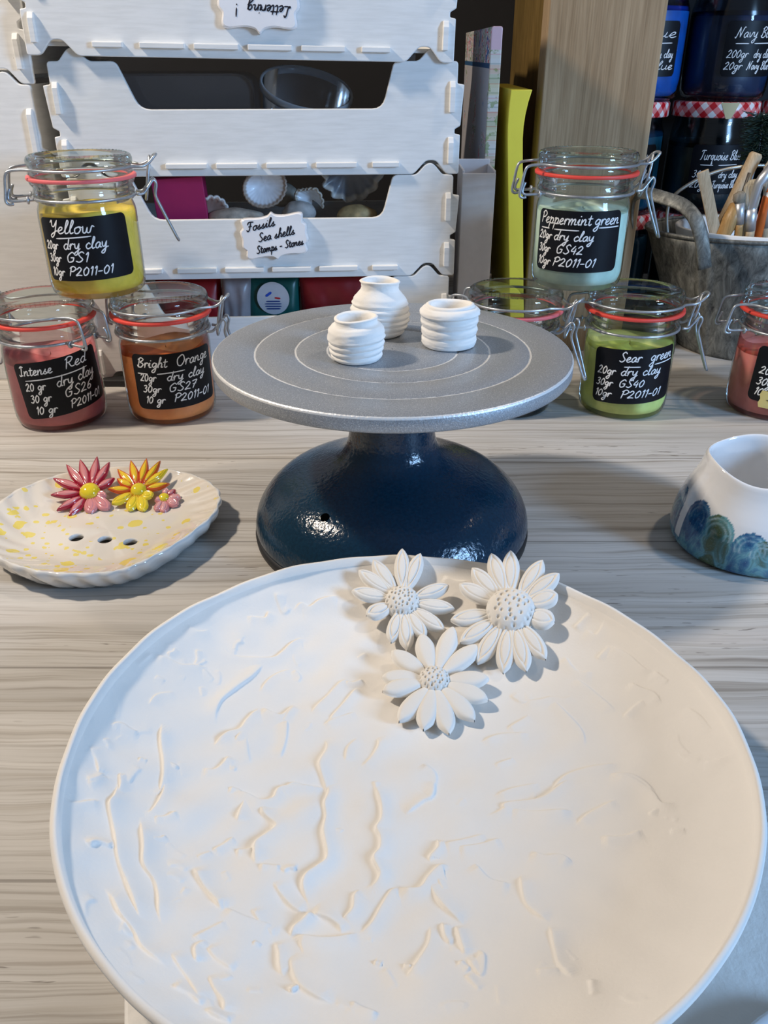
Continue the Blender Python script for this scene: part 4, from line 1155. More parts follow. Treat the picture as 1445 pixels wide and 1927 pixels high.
A1 = (60, 1020, .4844); A2 = (60, 1450, .4844); A3 = (745, 1020, .4844); A4 = (745, 1450, .4844)
RID = [
 # (origin, amplitude, soft side, points)
 (A1, 1.0, 1, '825,222 870,232 905,212 915,190'), (A1, .8, -1, '940,150 970,190 1005,222'), (A1, 1.1, 1, '1015,270 1045,215 1075,190 1120,200 1180,205 1195,190'),
 (A1, .6, 1, '1080,160 1110,175'), (A1, .5, 1, '590,290 640,300 690,325'), (A1, 1.1, 1, '735,385 765,430 820,450 930,455 975,435 1010,400 1045,375 1075,385'),
 (A1, .9, -1, '790,425 795,400 825,392'), (A1, 1.2, 1, '910,460 860,520 790,570 740,610 715,660 708,710'), (A1, .7, 1, '885,585 920,540 960,510 1010,495'), (A1, .6, 1, '1015,495 1040,520 1030,545'),
 (A1, 1.4, 1, '705,795 760,745 810,730 840,690 890,640'), (A1, 1.3, 1, '890,640 930,665 970,675 1000,650 1022,625'), (A1, 1.2, -1, '1025,630 1000,660 970,705'), (A1, 1.0, -1, '840,695 815,740 790,780'),
 (A1, .9, 1, '470,425 530,460 580,485 640,485 685,490'), (A1, .8, -1, '640,410 645,450 635,485'), (A1, .7, -1, '640,485 680,455'), (A1, .6, 1, '660,490 710,540'), (A1, .5, -1, '655,560 665,600'),
 (A1, 1.0, -1, '405,480 440,445 465,420'), (A1, .7, 1, '525,435 550,430 560,410'), (A1, 1.0, -1, '260,610 220,650 225,690'), (A1, .9, 1, '160,720 200,695 250,690'), (A1, 1.1, 1, '305,710 345,705 385,730 425,745'),
 (A1, .9, -1, '270,630 320,540 370,525'), (A1, 1.0, -1, '225,790 255,850 270,910'), (A1, 1.1, 1, '215,945 250,940 280,905'), (A1, 1.5, -1, '510,705 505,780 515,850 515,920 495,985'), (A1, 1.0, 1, '515,850 550,870 575,885'),
 (A1, 1.2, -1, '345,900 350,950 335,990'), (A1, .7, 1, '415,845 450,855'), (A1, 1.0, 1, '660,880 710,885 750,860 768,830'), (A1, .8, -1, '768,845 775,880 800,885'), (A1, .7, -1, '370,950 400,910 430,885'),
 (A1, .9, 1, '765,955 800,965 830,985'), (A1, 1.2, 1, '945,985 985,960 1015,945 1060,950 1140,955'), (A1, 1.1, -1, '1140,760 1150,800 1125,850 1120,880 1145,950 1155,985'), (A1, .8, 1, '1085,670 1110,640 1140,610 1190,560 1230,530'),
 (A1, .7, 1, '1130,715 1180,690 1260,660'), (A1, 1.0, 1, '1215,545 1250,550 1290,535'), (A1, .9, 1, '1150,705 1220,620 1275,560'), (A1, .6, -1, '1330,930 1345,985'), (A1, .9, -1, '960,840 985,760 990,680'), (A1, .6, -1, '280,760 300,790 290,800'),
 (A1, .6, 1, '1220,860 1230,800 1270,760'), (A1, .7, -1, '1340,760 1350,790 1310,850 1280,880'), (A1, .5, 1, '1265,455 1300,430'), (A1, .6, 1, '455,640 490,600 560,590'), (A1, .5, 1, '480,520 520,545'),
 (A2, 1.0, 1, '100,95 150,125 215,125 275,130'), (A2, 1.2, -1, '215,50 260,40 280,10'), (A2, 1.5, -1, '345,30 330,110 310,150 330,260 345,360 380,450 420,560 430,615'), (A2, 1.4, -1, '425,180 440,290 440,370 480,430 495,480 500,560 515,605'),
 (A2, 1.1, 1, '430,165 470,160 505,110 520,50 515,0'), (A2, .9, 1, '470,185 520,185 570,170'), (A2, .8, 1, '465,270 500,265 525,255'), (A2, 1.4, -1, '220,300 260,285 320,305'), (A2, 1.2, -1, '205,570 210,515 255,495'),
 (A2, 1.3, -1, '280,445 320,500 350,560 400,620 440,690 540,770'), (A2, .9, -1, '540,705 580,765 620,820 670,910'), (A2, 1.5, -1, '630,375 665,440 720,510 745,550'), (A2, .8, 1, '745,540 820,575 910,600 950,610'), (A2, .7, 1, '620,660 700,620 760,590'),
 (A2, 1.0, -1, '685,660 640,690 645,750'), (A2, .8, -1, '680,680 720,730 790,780'), (A2, 1.0, -1, '690,790 715,850 750,900 745,950'), (A2, 1.2, -1, '670,920 720,950 780,975'), (A2, .9, -1, '540,830 620,870 670,915'),
 (A2, 1.5, 1, '765,70 835,95 890,120 940,110 960,75 1010,65 1060,65 1145,65'), (A2, 1.6, -1, '890,120 900,165 950,215 915,250 870,285 870,345 880,370'), (A2, .9, 1, '790,305 865,305'), (A2, 1.0, -1, '835,95 810,160 800,200'),
 (A2, 1.7, -1, '1130,10 1155,75 1140,130 1145,180 1135,240 1150,340 1110,380 1070,410 1055,450 1075,510 1080,545'), (A2, 1.6, -1, '1325,40 1345,90 1360,140 1360,195 1340,230 1355,265 1355,310 1330,350 1355,410 1330,450 1280,465'),
 (A2, 1.1, -1, '1280,465 1255,490 1250,540 1225,570 1195,590'), (A2, 1.7, 1, '1010,645 1020,610 1060,580 1090,545'), (A2, 1.2, -1, '1080,550 1140,570 1190,600 1210,635'), (A2, 1.3, 1, '1010,660 1040,645 1120,655 1200,650 1270,635'), (A2, 1.0, -1, '1440,460 1400,470 1360,530 1320,600 1270,640'),
 (A2, 1.2, -1, '945,655 960,700 965,760 985,795'), (A2, 1.0, -1, '1000,700 1020,790 1050,840 1110,880 1180,905'), (A2, 1.3, -1, '1000,860 1040,835'), (A2, 1.0, 1, '1235,900 1290,930 1350,950'), (A2, 1.1, -1, '940,435 970,480 1020,530 1070,550'),
 (A2, 1.0, -1, '975,400 1000,385 1030,390'), (A2, .8, 1, '880,375 920,375 970,380'), (A2, .8, 1, '700,310 750,280 790,258'), (A2, .6, 1, '860,665 890,675'), (A2, .8, -1, '1330,740 1360,750'), (A2, .7, -1, '855,540 890,590 950,640'), (A2, .5, 1, '640,340 700,310'),
 (A3, .7, 1, '650,445 700,505 770,510'), (A3, .7, 1, '690,530 760,580 830,640 850,665'), (A3, .6, 1, '820,400 900,440 960,490 1000,500'), (A3, .6, 1, '780,460 830,400'), (A3, .6, 1, '480,620 560,615 600,605 660,610 690,595'), (A3, .6, 1, '600,605 660,670 720,740 730,800'),
 (A3, .7, 1, '900,545 950,570 1000,590 1030,630'), (A3, .6, 1, '880,690 930,640 970,610'), (A3, .7, 1, '330,780 400,750 480,745 520,745'), (A3, .6, 1, '430,730 520,670'), (A3, .8, 1, '600,970 660,910 720,885 800,870 870,860'), (A3, .7, 1, '820,905 900,905 960,930 1010,980'),
 (A3, .5, 1, '1120,640 1180,680 1230,740'), (A3, .5, 1, '1190,860 1250,850 1330,810'), (A3, .5, 1, '735,330 790,300 830,260'), (A3, .6, 1, '1000,500 1060,545'), (A3, .9, 1, '700,270 760,240'), (A3, .6, 1, '100,860 150,900 150,960'), (A3, .5, 1, '380,870 460,840'),
 (A3, .6, -1, '440,590 490,620 540,610'), (A3, .9, 1, '185,90 230,105 290,110'), (A3, .6, 1, '380,990 460,960 560,940'),
 (A4, 1.1, 1, '350,180 420,150 430,130 560,115 640,60 700,10'), (A4, .9, 1, '430,150 560,165 690,160'), (A4, .8, 1, '820,15 910,30 990,80 1030,130 1100,125'), (A4, .7, 1, '700,215 760,165 860,115'), (A4, .8, 1, '790,265 880,262 960,235'), (A4, 1.0, 1, '520,315 580,335 640,335 690,365'),
 (A4, 1.4, 1, '0,462 90,465 130,415 175,375 210,380'), (A4, 1.2, -1, '165,265 165,300 135,335 140,355'), (A4, .7, 1, '170,290 260,275 350,250'), (A4, .8, 1, '230,305 330,290 410,265'), (A4, 1.1, -1, '130,420 150,480 200,545 270,600'), (A4, .8, 1, '300,360 360,420 450,445'),
 (A4, 1.2, -1, '185,590 190,640 220,680'), (A4, 1.2, -1, '235,600 250,660 275,720'), (A4, 1.0, -1, '140,600 130,670 90,740 40,810'), (A4, 1.0, 1, '30,755 65,765'), (A4, .9, -1, '275,720 330,790 340,720 310,700'), (A4, .8, 1, '245,740 290,775'), (A4, .8, -1, '485,400 500,500 540,550 600,590'), (A4, .8, -1, '600,600 620,700 640,760 700,810'),
 (A4, .7, -1, '755,810 765,880'), (A4, .6, -1, '160,420 190,470'), (A4, 1.0, -1, '30,170 100,120 140,100 150,30'), (A4, .5, 1, '540,780 640,775'), (A4, .6, 1, '980,175 1030,140'), (A4, .6, -1, '270,790 330,850'), (A4, .5, 1, '1060,235 1130,230'),
]


def plate_body(parent):
    nr, na = 400, 1500
    rr = PR - .0030
    s = np.linspace(0, 1, nr) ** .8 * rr
    a = np.linspace(0, 2 * PI, na, endpoint=False)
    Rg, Ag = np.meshgrid(s, a, indexing='ij')
    wob = 1 + .004 * np.sin(3 * Ag + .6) * (Rg / PR) ** 2 + .003 * np.sin(5 * Ag + 2) * (Rg / PR) ** 2
    X = Rg * np.cos(Ag) * wob; Y = Rg * np.sin(Ag) * wob
    Z = pl_prof(Rg)
    H = np.zeros_like(Z)
    strokes = list(RID); rq = random.Random(21)
    for k in range(60):
        x0, y0 = rq.uniform(150, 1330), rq.uniform(1130, 1900); an = rq.uniform(0, 6.28); L = rq.uniform(18, 60); bd = rq.uniform(-.9, .9)
        if 640 < x0 < 1100 and y0 < 1420: continue
        q = []
        for t in (0, .33, .66, 1):
            a2 = an + bd * t; q.append('%.1f,%.1f' % (x0 + L * t * math.cos(a2), y0 + L * t * math.sin(a2)))
        strokes.append(((0, 0, 1.0), rq.uniform(.15, .45) * (1.2 if x0 < 750 else .7), rq.choice((1, -1)), ' '.join(q)))
    for org, amp, side, pts in strokes:
        P = [tuple(map(float, q.split(','))) for q in pts.split()]
        W = [px_plate(org[0] + p[0] * org[2], org[1] + p[1] * org[2]) for p in P]
        C = catmull([(w.x - PC.x, w.y - PC.y) for w in W], 6)
        C = np.array(C)
        lo, hi = C.min(0) - .008, C.max(0) + .008
        mk = (X > lo[0]) & (X < hi[0]) & (Y > lo[1]) & (Y < hi[1])
        if not mk.any(): continue
        x, y = X[mk], Y[mk]
        seg = np.hypot(*np.diff(C, axis=0).T); cum = np.r_[0, np.cumsum(seg)]
        if cum[-1] < 1e-6: continue
        tq = np.linspace(0, cum[-1], max(8, int(cum[-1] / .00035)))
        D_ = np.c_[np.interp(tq, cum, C[:, 0]), np.interp(tq, cum, C[:, 1])]
        Tn = np.gradient(D_, axis=0)
        kk = 9; pad = np.pad(Tn, ((kk, kk), (0, 0)), 'edge')
        Tn = np.stack([np.convolve(pad[:, q], np.ones(2 * kk + 1), 'valid') for q in (0, 1)], 1)
        Tn /= np.linalg.norm(Tn, axis=1)[:, None] + 1e-12
        best = np.full(x.shape, 1e9); sd_ = np.zeros(x.shape); tt = np.zeros(x.shape)
        for i in range(len(D_)):
            ex, ey = x - D_[i, 0], y - D_[i, 1]
            dd = np.hypot(ex, ey); up = dd < best
            best[up] = dd[up]; sd_[up] = (Tn[i, 0] * ey - Tn[i, 1] * ex)[up]; tt[up] = i / (len(D_) - 1)
        tap = np.clip(np.minimum(tt, 1 - tt) / .20, 0, 1); tap = tap * tap * (3 - 2 * tap)
        hard, soft = .0007, min(.0034, .16 * cum[-1] + .0006)
        sn = np.clip(sd_ * side / .0006, -1, 1) * .5 + .5
        w = soft + (hard - soft) * sn
        jag = 1 + .18 * np.sin(tt * 7 + amp * 9)
        h = amp * .00100 * tap * jag * np.exp(-(best / w) ** 1.7)
        # stop ridges running past both ends
        H[mk] = np.maximum(H[mk], 0) + 0; H[mk] = np.where(h > H[mk], h, H[mk])
    # gentle trowel waves
    Zw = np.zeros_like(Z)
    for k in range(14):
        an = rng.uniform(0, PI); fq = rng.uniform(120, 420); ph = rng.uniform(0, 6.28)
        Zw += np.sin((X * np.cos(an) + Y * np.sin(an)) * fq + ph + 2.5 * np.sin(Y * 60 + ph) + 2.0 * np.sin(X * 45 - ph)) * .00017 * 200 / fq
    left = np.clip(.75 - X / PR * .55, .35, 1.2)
    fade = np.clip((PR - .003 - Rg) / .006, 0, 1)
    Z = Z + (H + Zw * left) * fade
    V = np.stack([X, Y, Z], -1)
    # rolled rim and outside
    extra = []
    for dr, dz in ((-.0022, .0006), (-.0012, .0008), (-.0002, .0004), (.0003, -.0006), (.0002, -.0018), (-.0010, -.0035), (-.006, -.0085), (-.018, -.0160), (-.034, -.0215), (-.046, None), (-.052, None), (-.08, None)):
        r = PR + dr
        w = (1 + .004 * np.sin(3 * a + .6) + .003 * np.sin(5 * a + 2))
        zz = ZR + dz if dz is not None else SLAB
        lum = .0004 * np.sin(7 * a + 1) + .0003 * np.sin(13 * a) + .0002 * np.sin(29 * a)
        if dz is None: lum = 0
        extra.append(np.stack([r * w * np.cos(a), r * w * np.sin(a), np.full(na, zz) + lum], -1))
    V = np.concatenate([V, np.array(extra)], 0)
    return grid_mesh('plate_body', V, na, V.shape[0], M['clay'], parent, True)


plate = empty('clay_plate', PC)
tag(plate, 'big unglazed white clay plate with ridged surface and three daisies', 'plate')
plate_body(plate)


def petal_mesh(name, base, tip, n, width, thick, mat, parent, groove=.0, lift=.0, pcol=None, blunt=1.0, curl=0.0, origin=Vector((0, 0, 0)), flat=3.6):
    base = Vector(base); tip = Vector(tip); ax = (tip - base); L = ax.length; ax.normalize()
    n = (n - ax * n.dot(ax)).normalized(); sd = n.cross(ax)
    nu, nv = 33, 29
    V = np.zeros((2 * nv, nu, 3)); C = np.ones((2 * nv, nu, 4))
    for j in range(2 * nv):
        top = j < nv
        jj = j if top else 2 * nv - 1 - j
        v = jj / (nv - 1) * 2 - 1
        for i in range(nu):
            u = i / (nu - 1)
            w = width / 2 * max(.02, 1 - abs((u - .56) / .56 if u < .56 else (u - .56) / .44) ** (2.0 if u < .56 else 2.4 * blunt)) ** .8
            hgt = thick * (max(0, 1 - abs(v) ** flat) ** .5) * (.70 + .30 * math.sin(PI * min(1, u + .05))) * (1 - max(0, (u - .9) / .1) ** 2 * .5)
            if top and groove:
                uu = (u - .52) / .36; q = math.hypot(uu, v / .48)
                hgt -= groove * math.exp(-((q - 1) / .13) ** 2)
            hh = hgt if top else -.15 * thick * max(0, 1 - v ** 2) ** .5
            p = base + ax * (L * u) + sd * (v * w) + n * (hh + lift * u + curl * u * u)
            V[j, i] = p - origin
            if pcol is not None: C[j, i, :3] = pcol(u, v, top)
    o = grid_mesh(name, V, nu, 2 * nv, mat, parent, False, {'Col': C} if pcol is not None else None)
    return o


def dome(name, c, n, R, H, mat, parent, dimples=0, seed=1, dm=.0016, dd=.0011, pcol=None):
    rs = random.Random(seed); pts = []
    tries = 0
    while len(pts) < dimples and tries < 6000:
        tries += 1
        r = math.sqrt(rs.random()) * .93; a = rs.random() * 2 * PI
        p = (r * math.cos(a), r * math.sin(a))
        if all(math.hypot(p[0] - q[0], p[1] - q[1]) > 1.30 / math.sqrt(dimples) for q in pts): pts.append(p)
    nr, na = 56, 128
    Rg, Ag = np.meshgrid(np.linspace(0, 1, nr) ** .85, np.linspace(0, 2 * PI, na, endpoint=False), indexing='ij')
    x, y = Rg * np.cos(Ag), Rg * np.sin(Ag)
    z = H * (np.clip(1 - Rg ** 2.6, 0, 1)) ** .55
    for p in pts:
        k = rs.uniform(.75, 1.3)
        d = np.hypot(x - p[0], y - p[1]) * R
        z = z - dd * k * np.exp(-(d / (dm * .5 * k)) ** 4)
    sk = np.stack([x[-1] * 1.0, y[-1] * 1.0, np.full(na, -H * .8)], -1)[None]
    L = np.concatenate([np.stack([x, y, z / R], -1), np.concatenate([sk[..., :2] * .9, sk[..., 2:] / R], -1)], 0) * R
    q = n.to_track_quat('Z', 'Y').to_matrix()
    V = L @ np.array(q).T + np.array(c)
    return grid_mesh(name, V, na, nr + 1, mat, parent, True)


def plate_normal(p):
    r = math.hypot(p.x - PC.x, p.y - PC.y); e = 1e-4
    dz = float(pl_prof(r + e) - pl_prof(r - e)) / (2 * e)
    ux, uy = (p.x - PC.x) / r, (p.y - PC.y) / r
    return Vector((-dz * ux, -dz * uy, 1)).normalized()


def plate_daisy(cpx, cr, tips, seed, wid, up, groove, dim, dm, label, center_h=.0055):
    S = lambda q: (620 + q[0] * .346, 1000 + q[1] * .346)
    c0 = px_plate(*S(cpx)); n = plate_normal(c0)
    n = (n + Vector((0, -.10, .25))).normalized()
    d = -ray(*S(cpx)).normalized()
    c = c0 + d * up
    dz = empty('daisy', c - PC, (0, 0, 0), plate); dz['label'] = label
    t = (c - CAMP).dot(Vector((0, CP, -SP)))
    R = cr * .346 * t / FPX
    for tp in tips:
        w = tp[2] if len(tp) > 2 else 1.0
        P = on_plane(*S(tp[:2]), c, n)
        v = (P - c); L = v.length; v.normalize()
        b = c + v * R * .62 - n * .0016
        petal_mesh('petal', b, P + n * (.0000 + .0006 * math.sin(L * 3000)), n, wid * w, .0034 + .0006 * (w - 1), M['clay_petal'], dz, groove, .0, blunt=1.0 if w <= 1.05 else 1.35, origin=c)
    dome('flower_center', Vector((0, 0, 0)) + n * (-.0005), n, R, center_h, M['clay_petal'], dz, dim, seed, dm)


plate_daisy((395, 380), 95, [(120, 325), (158, 215), (237, 158), (395, 100), (495, 125), (650, 300), (680, 425), (625, 550), (520, 585), (425, 650), (335, 605), (200, 460, 1.1)], 4, .0077, .0085, .0006, 46, .0010,
            'left daisy of the three with slim grooved petals')
plate_daisy((985, 430), 135, [(775, 205), (880, 128), (985, 108), (1160, 158), (1250, 235), (1242, 345, 1.15), (1225, 495, 1.2), (1175, 700), (1070, 768), (945, 778), (802, 722), (712, 610), (658, 490), (705, 295)], 6, .0088, .0105, .0006, 42, .0014,
            'largest daisy, its petals reaching over the plate rim', .0075)
plate_daisy((570, 810), 88, [(338, 655), (500, 565), (672, 530), (808, 622), (868, 812), (862, 922), (788, 1030), (650, 1102), (510, 1088), (378, 1038), (288, 880), (286, 795)], 8, .0093, .0080, .0, 44, .0010,
            'lowest daisy with plump plain petals')

# plaster slab under the plate and a rim at the corner
sl = [Pz(233, 2010, SLAB), Pz(233, 1660, SLAB), Pz(900, 1500, SLAB), Pz(1500, 1548, SLAB), Pz(1640, 2010, SLAB)]
slab = G().prism([(p.x, p.y) for p in sl], .0, SLAB, 'xy')
slab = slab.build('plaster_slab', clay_mat('plaster', (.80, .78, .74), 300, .9), smooth=False, bevel=.0012)
tag(slab, 'white plaster slab lying on the worktop under the big clay plate', 'slab')
sc = Pz(1690, 2200, .019)
sd_ = G().lathe([(.0005, .0005), (.026, .0005), (.030, .002), (.040, .0085), (.0415, .0105), (.0405, .0112), (.0385, .0100), (.029, .0040), (.0005, .0030)], 72)
sd_ = sd_.build('saucer', plain('white_saucer_glaze', (.72, .74, .76), .15, coat=.3))
sd_.location = (sc.x, sc.y, SLAB)
tag(sd_, 'white saucer whose rim shows in the lower right corner', 'saucer')


# ================================================================== WHITE BOWL WITH SEA GLAZE
BWC = Vector((.2205, .4330, 0))
def bowl():
    prof = [(.0005, .0030), (.050, .0020), (.0600, .0008), (.0640, .0030), (.0655, .0075), (.0652, .0140), (.0640, .0210), (.0615, .0290), (.0575, .0370), (.0530, .0450), (.0500, .0510), (.0482, .0560), (.0472, .0595), (.0462, .0615), (.0448, .0620), (.0436, .0605), (.0435, .0570), (.0455, .0500), (.0490, .0420), (.0520, .0300), (.0530, .0180), (.0490, .0090), (.0380, .0062), (.0005, .0060)]
    P = np.array(catmull(prof, 8)); P[:, 0] *= .70; P[:, 1] *= .90; m = len(P); na = 420
    a = np.linspace(0, 2 * PI, na, endpoint=False)
    Rg = np.repeat(P[:, :1], na, 1); Zg = np.repeat(P[:, 1:], na, 1)
    Ag = np.repeat(a[None], m, 0)
    w = np.clip((Zg - .03) / .03, 0, 1)
    # uneven lip, lowest on the near left
    dip = .0045 * np.exp(-((np.angle(np.exp(1j * (Ag - math.radians(238))))) / .75) ** 2) + .0015 * np.sin(3 * Ag + 1)
    Rg = Rg * (1 + .010 * np.sin(2 * Ag + .5) * w + .006 * np.sin(5 * Ag + 2))
    Zg = Zg - dip * w
    V = np.stack([Rg * np.cos(Ag), Rg * np.sin(Ag), Zg], -1)
    # scalloped sea glaze: circles in (arc, height) on the outside
    outer = np.zeros((m, na)); outer[:int(m * .58)] = 1
    RB = .0455
    arc = Ag * RB; msk = np.zeros((m, na)); tone = np.zeros((m, na)); lin = np.zeros((m, na))
    half = P[:int(m * .58)]; order = np.argsort(half[24:, 1]); hz_, hr_ = half[24:, 1][order], half[24:, 0][order]
    def on_bowl(x, y):
        best = None
        for z in np.linspace(.004, .05, 120):
            p = Pz(x, y, z) - BWC; e = abs(math.hypot(p.x, p.y) - np.interp(z, hz_, hr_))
            if p.y < .02 and (best is None or e < best[0]): best = (e, math.degrees(math.atan2(p.y, p.x)), z)
        return best[1] % 360, best[2]
    circ = []; rs = random.Random(5)
    # tops of the painted waves
    for x, y, r, tn in ((1269, 950, .0120, .3), (1276, 935, .0100, .3), (1294, 913, .0100, .15), (1327, 943, .0090, .1), (1360, 970, .0105, .95), (1418, 1004, .0100, .12), (1440, 1020, .0080, .8)):
        th, z = on_bowl(x, y); circ.append((th, z - r * .8, r, tn))
    for q in list(range(20, 175, 14)) + list(range(288, 378, 14)): circ.append((q, .014 + .006 * rs.random(), .0070, rs.random()))
    for th, z, r, tn in circ:
        for sh in (-360, 0, 360):
            A = math.radians(th + sh) * RB
            dx = arc - A
            d = np.hypot(dx, Zg - (z - r * .2))
            inside = (d < r) | ((np.abs(dx) < r) & (Zg < z - r * .2))
            msk[inside] = 1
            k2 = np.exp(-(dx / (r * .8)) ** 2) * (Zg < z + r)
            tone = np.where(inside, np.maximum(tone * .6, tn * k2 + tone * .3), tone)
            for q in (.55, .80):
                ar = np.exp(-((d - r * q) / .0005) ** 2) * (Zg > z - r * .5)
                lin = np.maximum(lin, ar * inside * .8)
    msk[(Zg < .0075) & (msk == 0)] = 1
    return grid_mesh('glazed_bowl', V, na, m, bowl_mat(), None, True, {'glaze': msk * outer, 'tone': tone, 'line': lin * outer})


def bowl_mat():
    n = N('white_and_sea_glaze')
    c = n.coord()
    g = n.attr('glaze', 2); tn = n.attr('tone', 2); ln = n.attr('line', 2)
    nz = n.noise(n.coord(scale=(1, 1, .5)), 95, 4, .6, 1.2)
    f = n.math('ADD', n.math('MULTIPLY', tn, .30), n.math('MULTIPLY', nz, .85))
    sea = n.ramp(f, [(.26, (.015, .045, .14)), (.38, (.02, .10, .24)), (.48, (.07, .22, .34)), (.56, (.16, .40, .46)), (.64, (.08, .20, .20)), (.74, (.07, .11, .05)), (.9, (.12, .16, .07))])
    sp = n.noise(c, 1100, 2)
    sea = n.mix(n.ramp(sp, [(.62, 0.0), (.70, .4)]), sea, (.30, .42, .44))
    sea = n.mix(n.math('MULTIPLY', ln, n.ramp(nz, [(.4, .2), (.6, 1.0)])), sea, (.45, .62, .68))
    col = n.mix(g, (.80, .80, .80), sea)
    return n.principled(col, .10, 0, n.bump(n.noise(c, 60, 3), .12, .002), .5, .5)


bw = bowl(); bw.location = BWC
tag(bw, 'white glazed bowl with blue and green wave pattern at the right edge', 'bowl')

# ================================================================== SOAP DISH
DZ = .0155
outl = [(-30, 1010), (-22, 972), (0, 945), (30, 922), (70, 905), (110, 893), (160, 885), (230, 879), (290, 880), (330, 884), (365, 893), (395, 908), (413, 926), (414, 945), (402, 968), (375, 992), (340, 1020), (300, 1044), (262, 1062), (225, 1074), (180, 1080), (130, 1082), (80, 1080), (40, 1070), (5, 1056), (-18, 1036)]
OW = [Pz(x, y, DZ) for x, y in outl]
DCc = Vector((sum(p.x for p in OW) / len(OW), sum(p.y for p in OW) / len(OW), 0))
dish = empty('soap_dish', DCc)
tag(dish, 'oval cream glazed soap dish with yellow speckles, glazed flowers and three drain holes', 'dish')


def dish_mat():
    n = N('cream_speckled_glaze')
    c = n.coord()
    sep = n.n('SeparateXYZ', ins={0: c})
    near = n.math('ADD', n.math('MULTIPLY', sep.outputs[1], -6.0), n.math('MULTIPLY', sep.outputs[0], -3.5))
    zone = n.math('ADD', n.math('ADD', near, n.math('MULTIPLY', n.noise(c, 22, 2), .9)), .05)
    wv = n.n('VectorMath', operation='ADD', ins={0: c, 1: n.n('VectorMath', operation='SCALE', ins={0: n.n('TexNoise', ins={'Vector': c, 'Scale': 160.0}).outputs[1], 'Scale': .0035}).outputs[0]}).outputs[0]
    mks = []
    for sc_, lo, hi in ((120.0, .05, .62), (240.0, .05, .50)):
        fl2 = n.n('VectorMath', operation='MULTIPLY', ins={0: wv, 1: (1, 1, .0)}).outputs[0]
        v = n.n('TexVoronoi', ins={'Vector': fl2, 'Scale': sc_})
        cs = n.n('SeparateXYZ', ins={0: v.outputs[1]})
        rad = n.math('MULTIPLY', n.math('MULTIPLY', cs.outputs[0], cs.outputs[0]), hi)
        on = n.math('LESS_THAN', cs.outputs[1], n.math('MULTIPLY', zone, 1.0, True))
        mks.append(n.math('MULTIPLY', n.math('LESS_THAN', v.outputs[0], rad), on))
    mk = n.math('MULTIPLY', n.math('MAXIMUM', mks[0], mks[1]), n.attr('inside', 2))
    base = n.mix(n.attr('inside', 2), (.70, .68, .64), (.72, .66, .57))
    col = n.mix(n.math('MULTIPLY', mk, .9), base, (.78, .62, .10))
    return n.principled(col, .10, 0, n.bump(n.noise(c, 110, 3), .10, .0012), .5, .5)


def dish_body():
    O = np.array(catmull([(p.x - DCc.x, p.y - DCc.y) for p in OW], 14, True)); na = len(O)
    k = np.arange(na) / na * 2 * PI
    V = []; ins = []
    flut = np.sin(k * 34)
    nt = 90
    for s in np.linspace(0, 1, nt):
        z = .0058 + (DZ - .0058) * (s ** 5.0 * .55 + .45 * np.clip((s - .55) / .45, 0, 1) ** 1.6)
        ff = np.clip((s - .7) / .3, 0, 1)
        fl = np.sin(k * 27 + (1 - s) * 20 + .8 * np.sin(k * 4)) * ff
        V.append(np.c_[O * (s * .972), z + fl * .0006 + .0005 * np.sin(k * 5) * s]); ins.append(np.ones(na))
    for s, z, fk in ((.985, DZ + .0006, 1), (.997, DZ + .0002, 1), (1.003, DZ - .0012, 1), (.995, DZ - .0035, 1.3), (.975, DZ - .0060, 1.5), (.94, DZ - .0092, 1.5), (.90, DZ - .0122, 1.3), (.86, DZ - .0145, .8), (.81, .0006, .3), (.78, 0, 0), (.68, 0, 0), (.64, .0030, 0), (.3, .0030, 0), (.0, .0030, 0)):
        fl = np.sin(k * 27 + (1 - s) * 34 + .8 * np.sin(k * 4))
        V.append(np.c_[O * s * (1 + .008 * fk * fl)[:, None], np.full(na, z) + .0005 * np.sin(k * 5) * (s > .9)]); ins.append(np.zeros(na))
    V = np.array(V); A = np.array(ins)
    o = grid_mesh('dish_body', V, na, V.shape[0], dish_mat(), dish, True, {'inside': A})
    return o


db = dish_body()
# three drain holes cut right through the floor
hg = G()
for hx, hy in ((143, 1008), (197, 1012), (245, 1017)):
    p = Pz(hx, hy, .0070) - DCc
    hg.lathe([(.0043, -.004), (.0043, .02)], 28, c=(p.x, p.y, 0), cap0=True, cap1=True)
cut = hg.build('cutter', None, dish)
bm_ = db.modifiers.new('holes', 'BOOLEAN'); bm_.object = cut; bm_.operation = 'DIFFERENCE'; bm_.solver = 'EXACT'
bpy.context.view_layer.update()
dg = bpy.context.evaluated_depsgraph_get()
me2 = bpy.data.meshes.new_from_object(db.evaluated_get(dg))
db.modifiers.clear(); db.data = me2
bpy.data.objects.remove(cut)

M['petal_glaze'] = attr_color('glazed_petals', .10, .7)


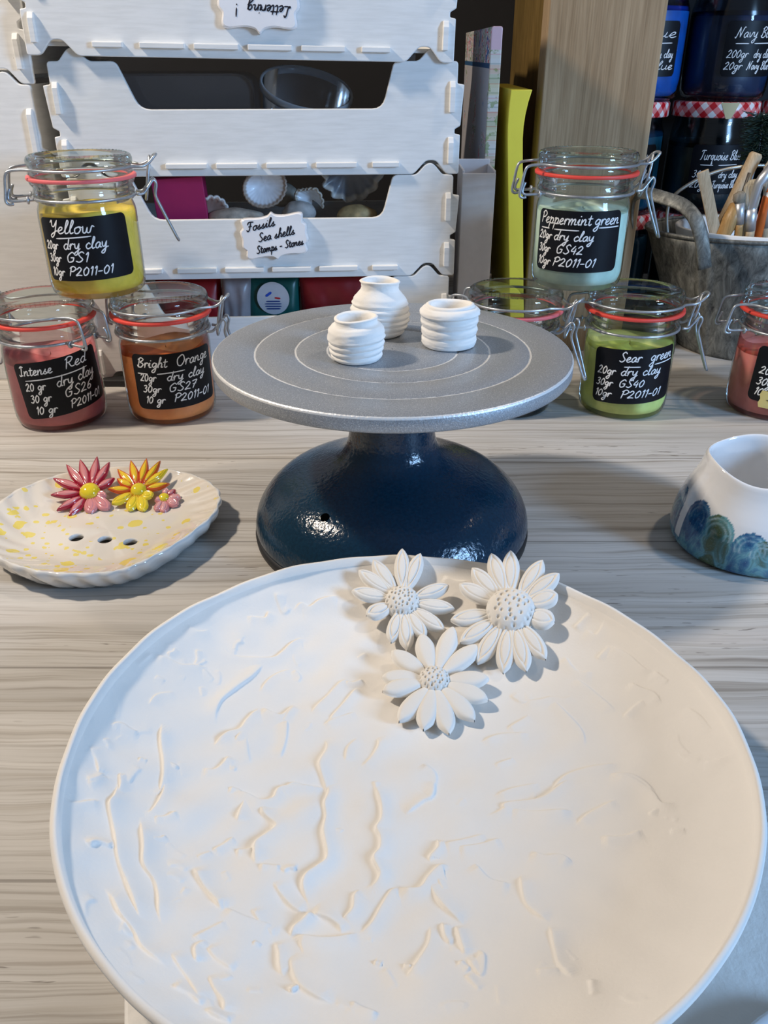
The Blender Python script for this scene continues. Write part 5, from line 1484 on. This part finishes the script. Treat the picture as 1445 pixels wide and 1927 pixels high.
def dish_flower(cpx, cr, tips, label, pal, wid, n, seedc, up, ccol):
    S = lambda q: (q[0] * .2907, 850 + q[1] * .2907)
    # point on the back wall of the dish
    c = on_plane(*S(cpx), DCc + Vector((0, up[0], up[1])), n)
    e = empty('flower', c - DCc, (0, 0, 0), dish); e['label'] = label
    t = (c - CAMP).dot(Vector((0, CP, -SP))); R = cr * .2907 * t / FPX
    for tp in tips:
        w = tp[2] if len(tp) > 2 else 1.0; kind = tp[3] if len(tp) > 3 else 0
        P = on_plane(*S(tp[:2]), c, n); v = (P - c).normalized()
        b = c + v * R * .55 - n * .0012
        petal_mesh('petal', b, P, n, wid * w, .0028, M['petal_glaze'], e, .0006, .0, pal[kind], .55 if w < 1.1 else 1.2, origin=c, flat=2.2)
    dome('flower_center', n * -.0003, n, R, R * .85, ccol, e, 0)


def lerp(a, b, t): return tuple(x * (1 - t) + y * t for x, y in zip(a, b))
def two(edge, mid, root=None, wdt=.5):
    def f(u, v, top):
        q = math.hypot((u - .56) / .40, v / (wdt * 1.25))
        t = min(1, max(0, (q - .80) / .22))
        c = lerp(mid, edge, t)
        if not top: c = lerp(edge, mid, .5)
        if root and u < .3: c = lerp(root, c, u / .3)
        return c
    return f
CR, PK, RD, OR, YL = (.36, .012, .035), (.62, .24, .24), (.50, .03, .015), (.72, .16, .01), (.80, .58, .03)
ycen = plain('yellow_glaze', (.74, .56, .02), .10, coat=.7, var=.05)
fn = Vector((.02, -.40, .92)).normalized()
dish_flower((582, 262), 66, [(430, 88), (520, 54), (632, 36), (712, 72), (745, 175), (345, 178), (330, 285), (368, 385), (447, 422), (592, 402, 1.35, 1), (706, 378, 1.3, 1), (692, 290, 1.0, 1)], 'crimson and pink flower on the left', {0: two(CR, PK), 1: two(PK, PK, CR)}, .0066, fn, 1, (.038, .0135), ycen)
dish_flower((898, 250), 53, [(760, 118), (848, 60), (952, 48), (1040, 64), (1088, 116, 1.0, 1), (1100, 212), (985, 300, 1.3, 1), (932, 390, 1.25, 2), (835, 388, 1.25, 2), (724, 342, 1.2, 2), (700, 245), (757, 180)], 'orange and yellow flower in the middle', {0: two(lerp(RD, OR, .45), lerp(YL, OR, .15), RD), 1: two(YL, YL, OR), 2: two(YL, YL, RD)}, .0062, fn, 2, (.038, .0135), ycen)
dish_flower((1062, 300), 37, [(1140, 250, 1, 1), (1172, 300, 1.2), (1152, 352, 1.2), (1062, 398, 1.2), (1008, 388, 1.1), (1000, 322), (1082, 238)], 'small pink flower with a yellow middle on the right', {0: two(PK, lerp(PK, (.7, .4, .38), .5)), 1: two(CR, PK)}, .0055, fn, 3, (.032, .0115), ycen)
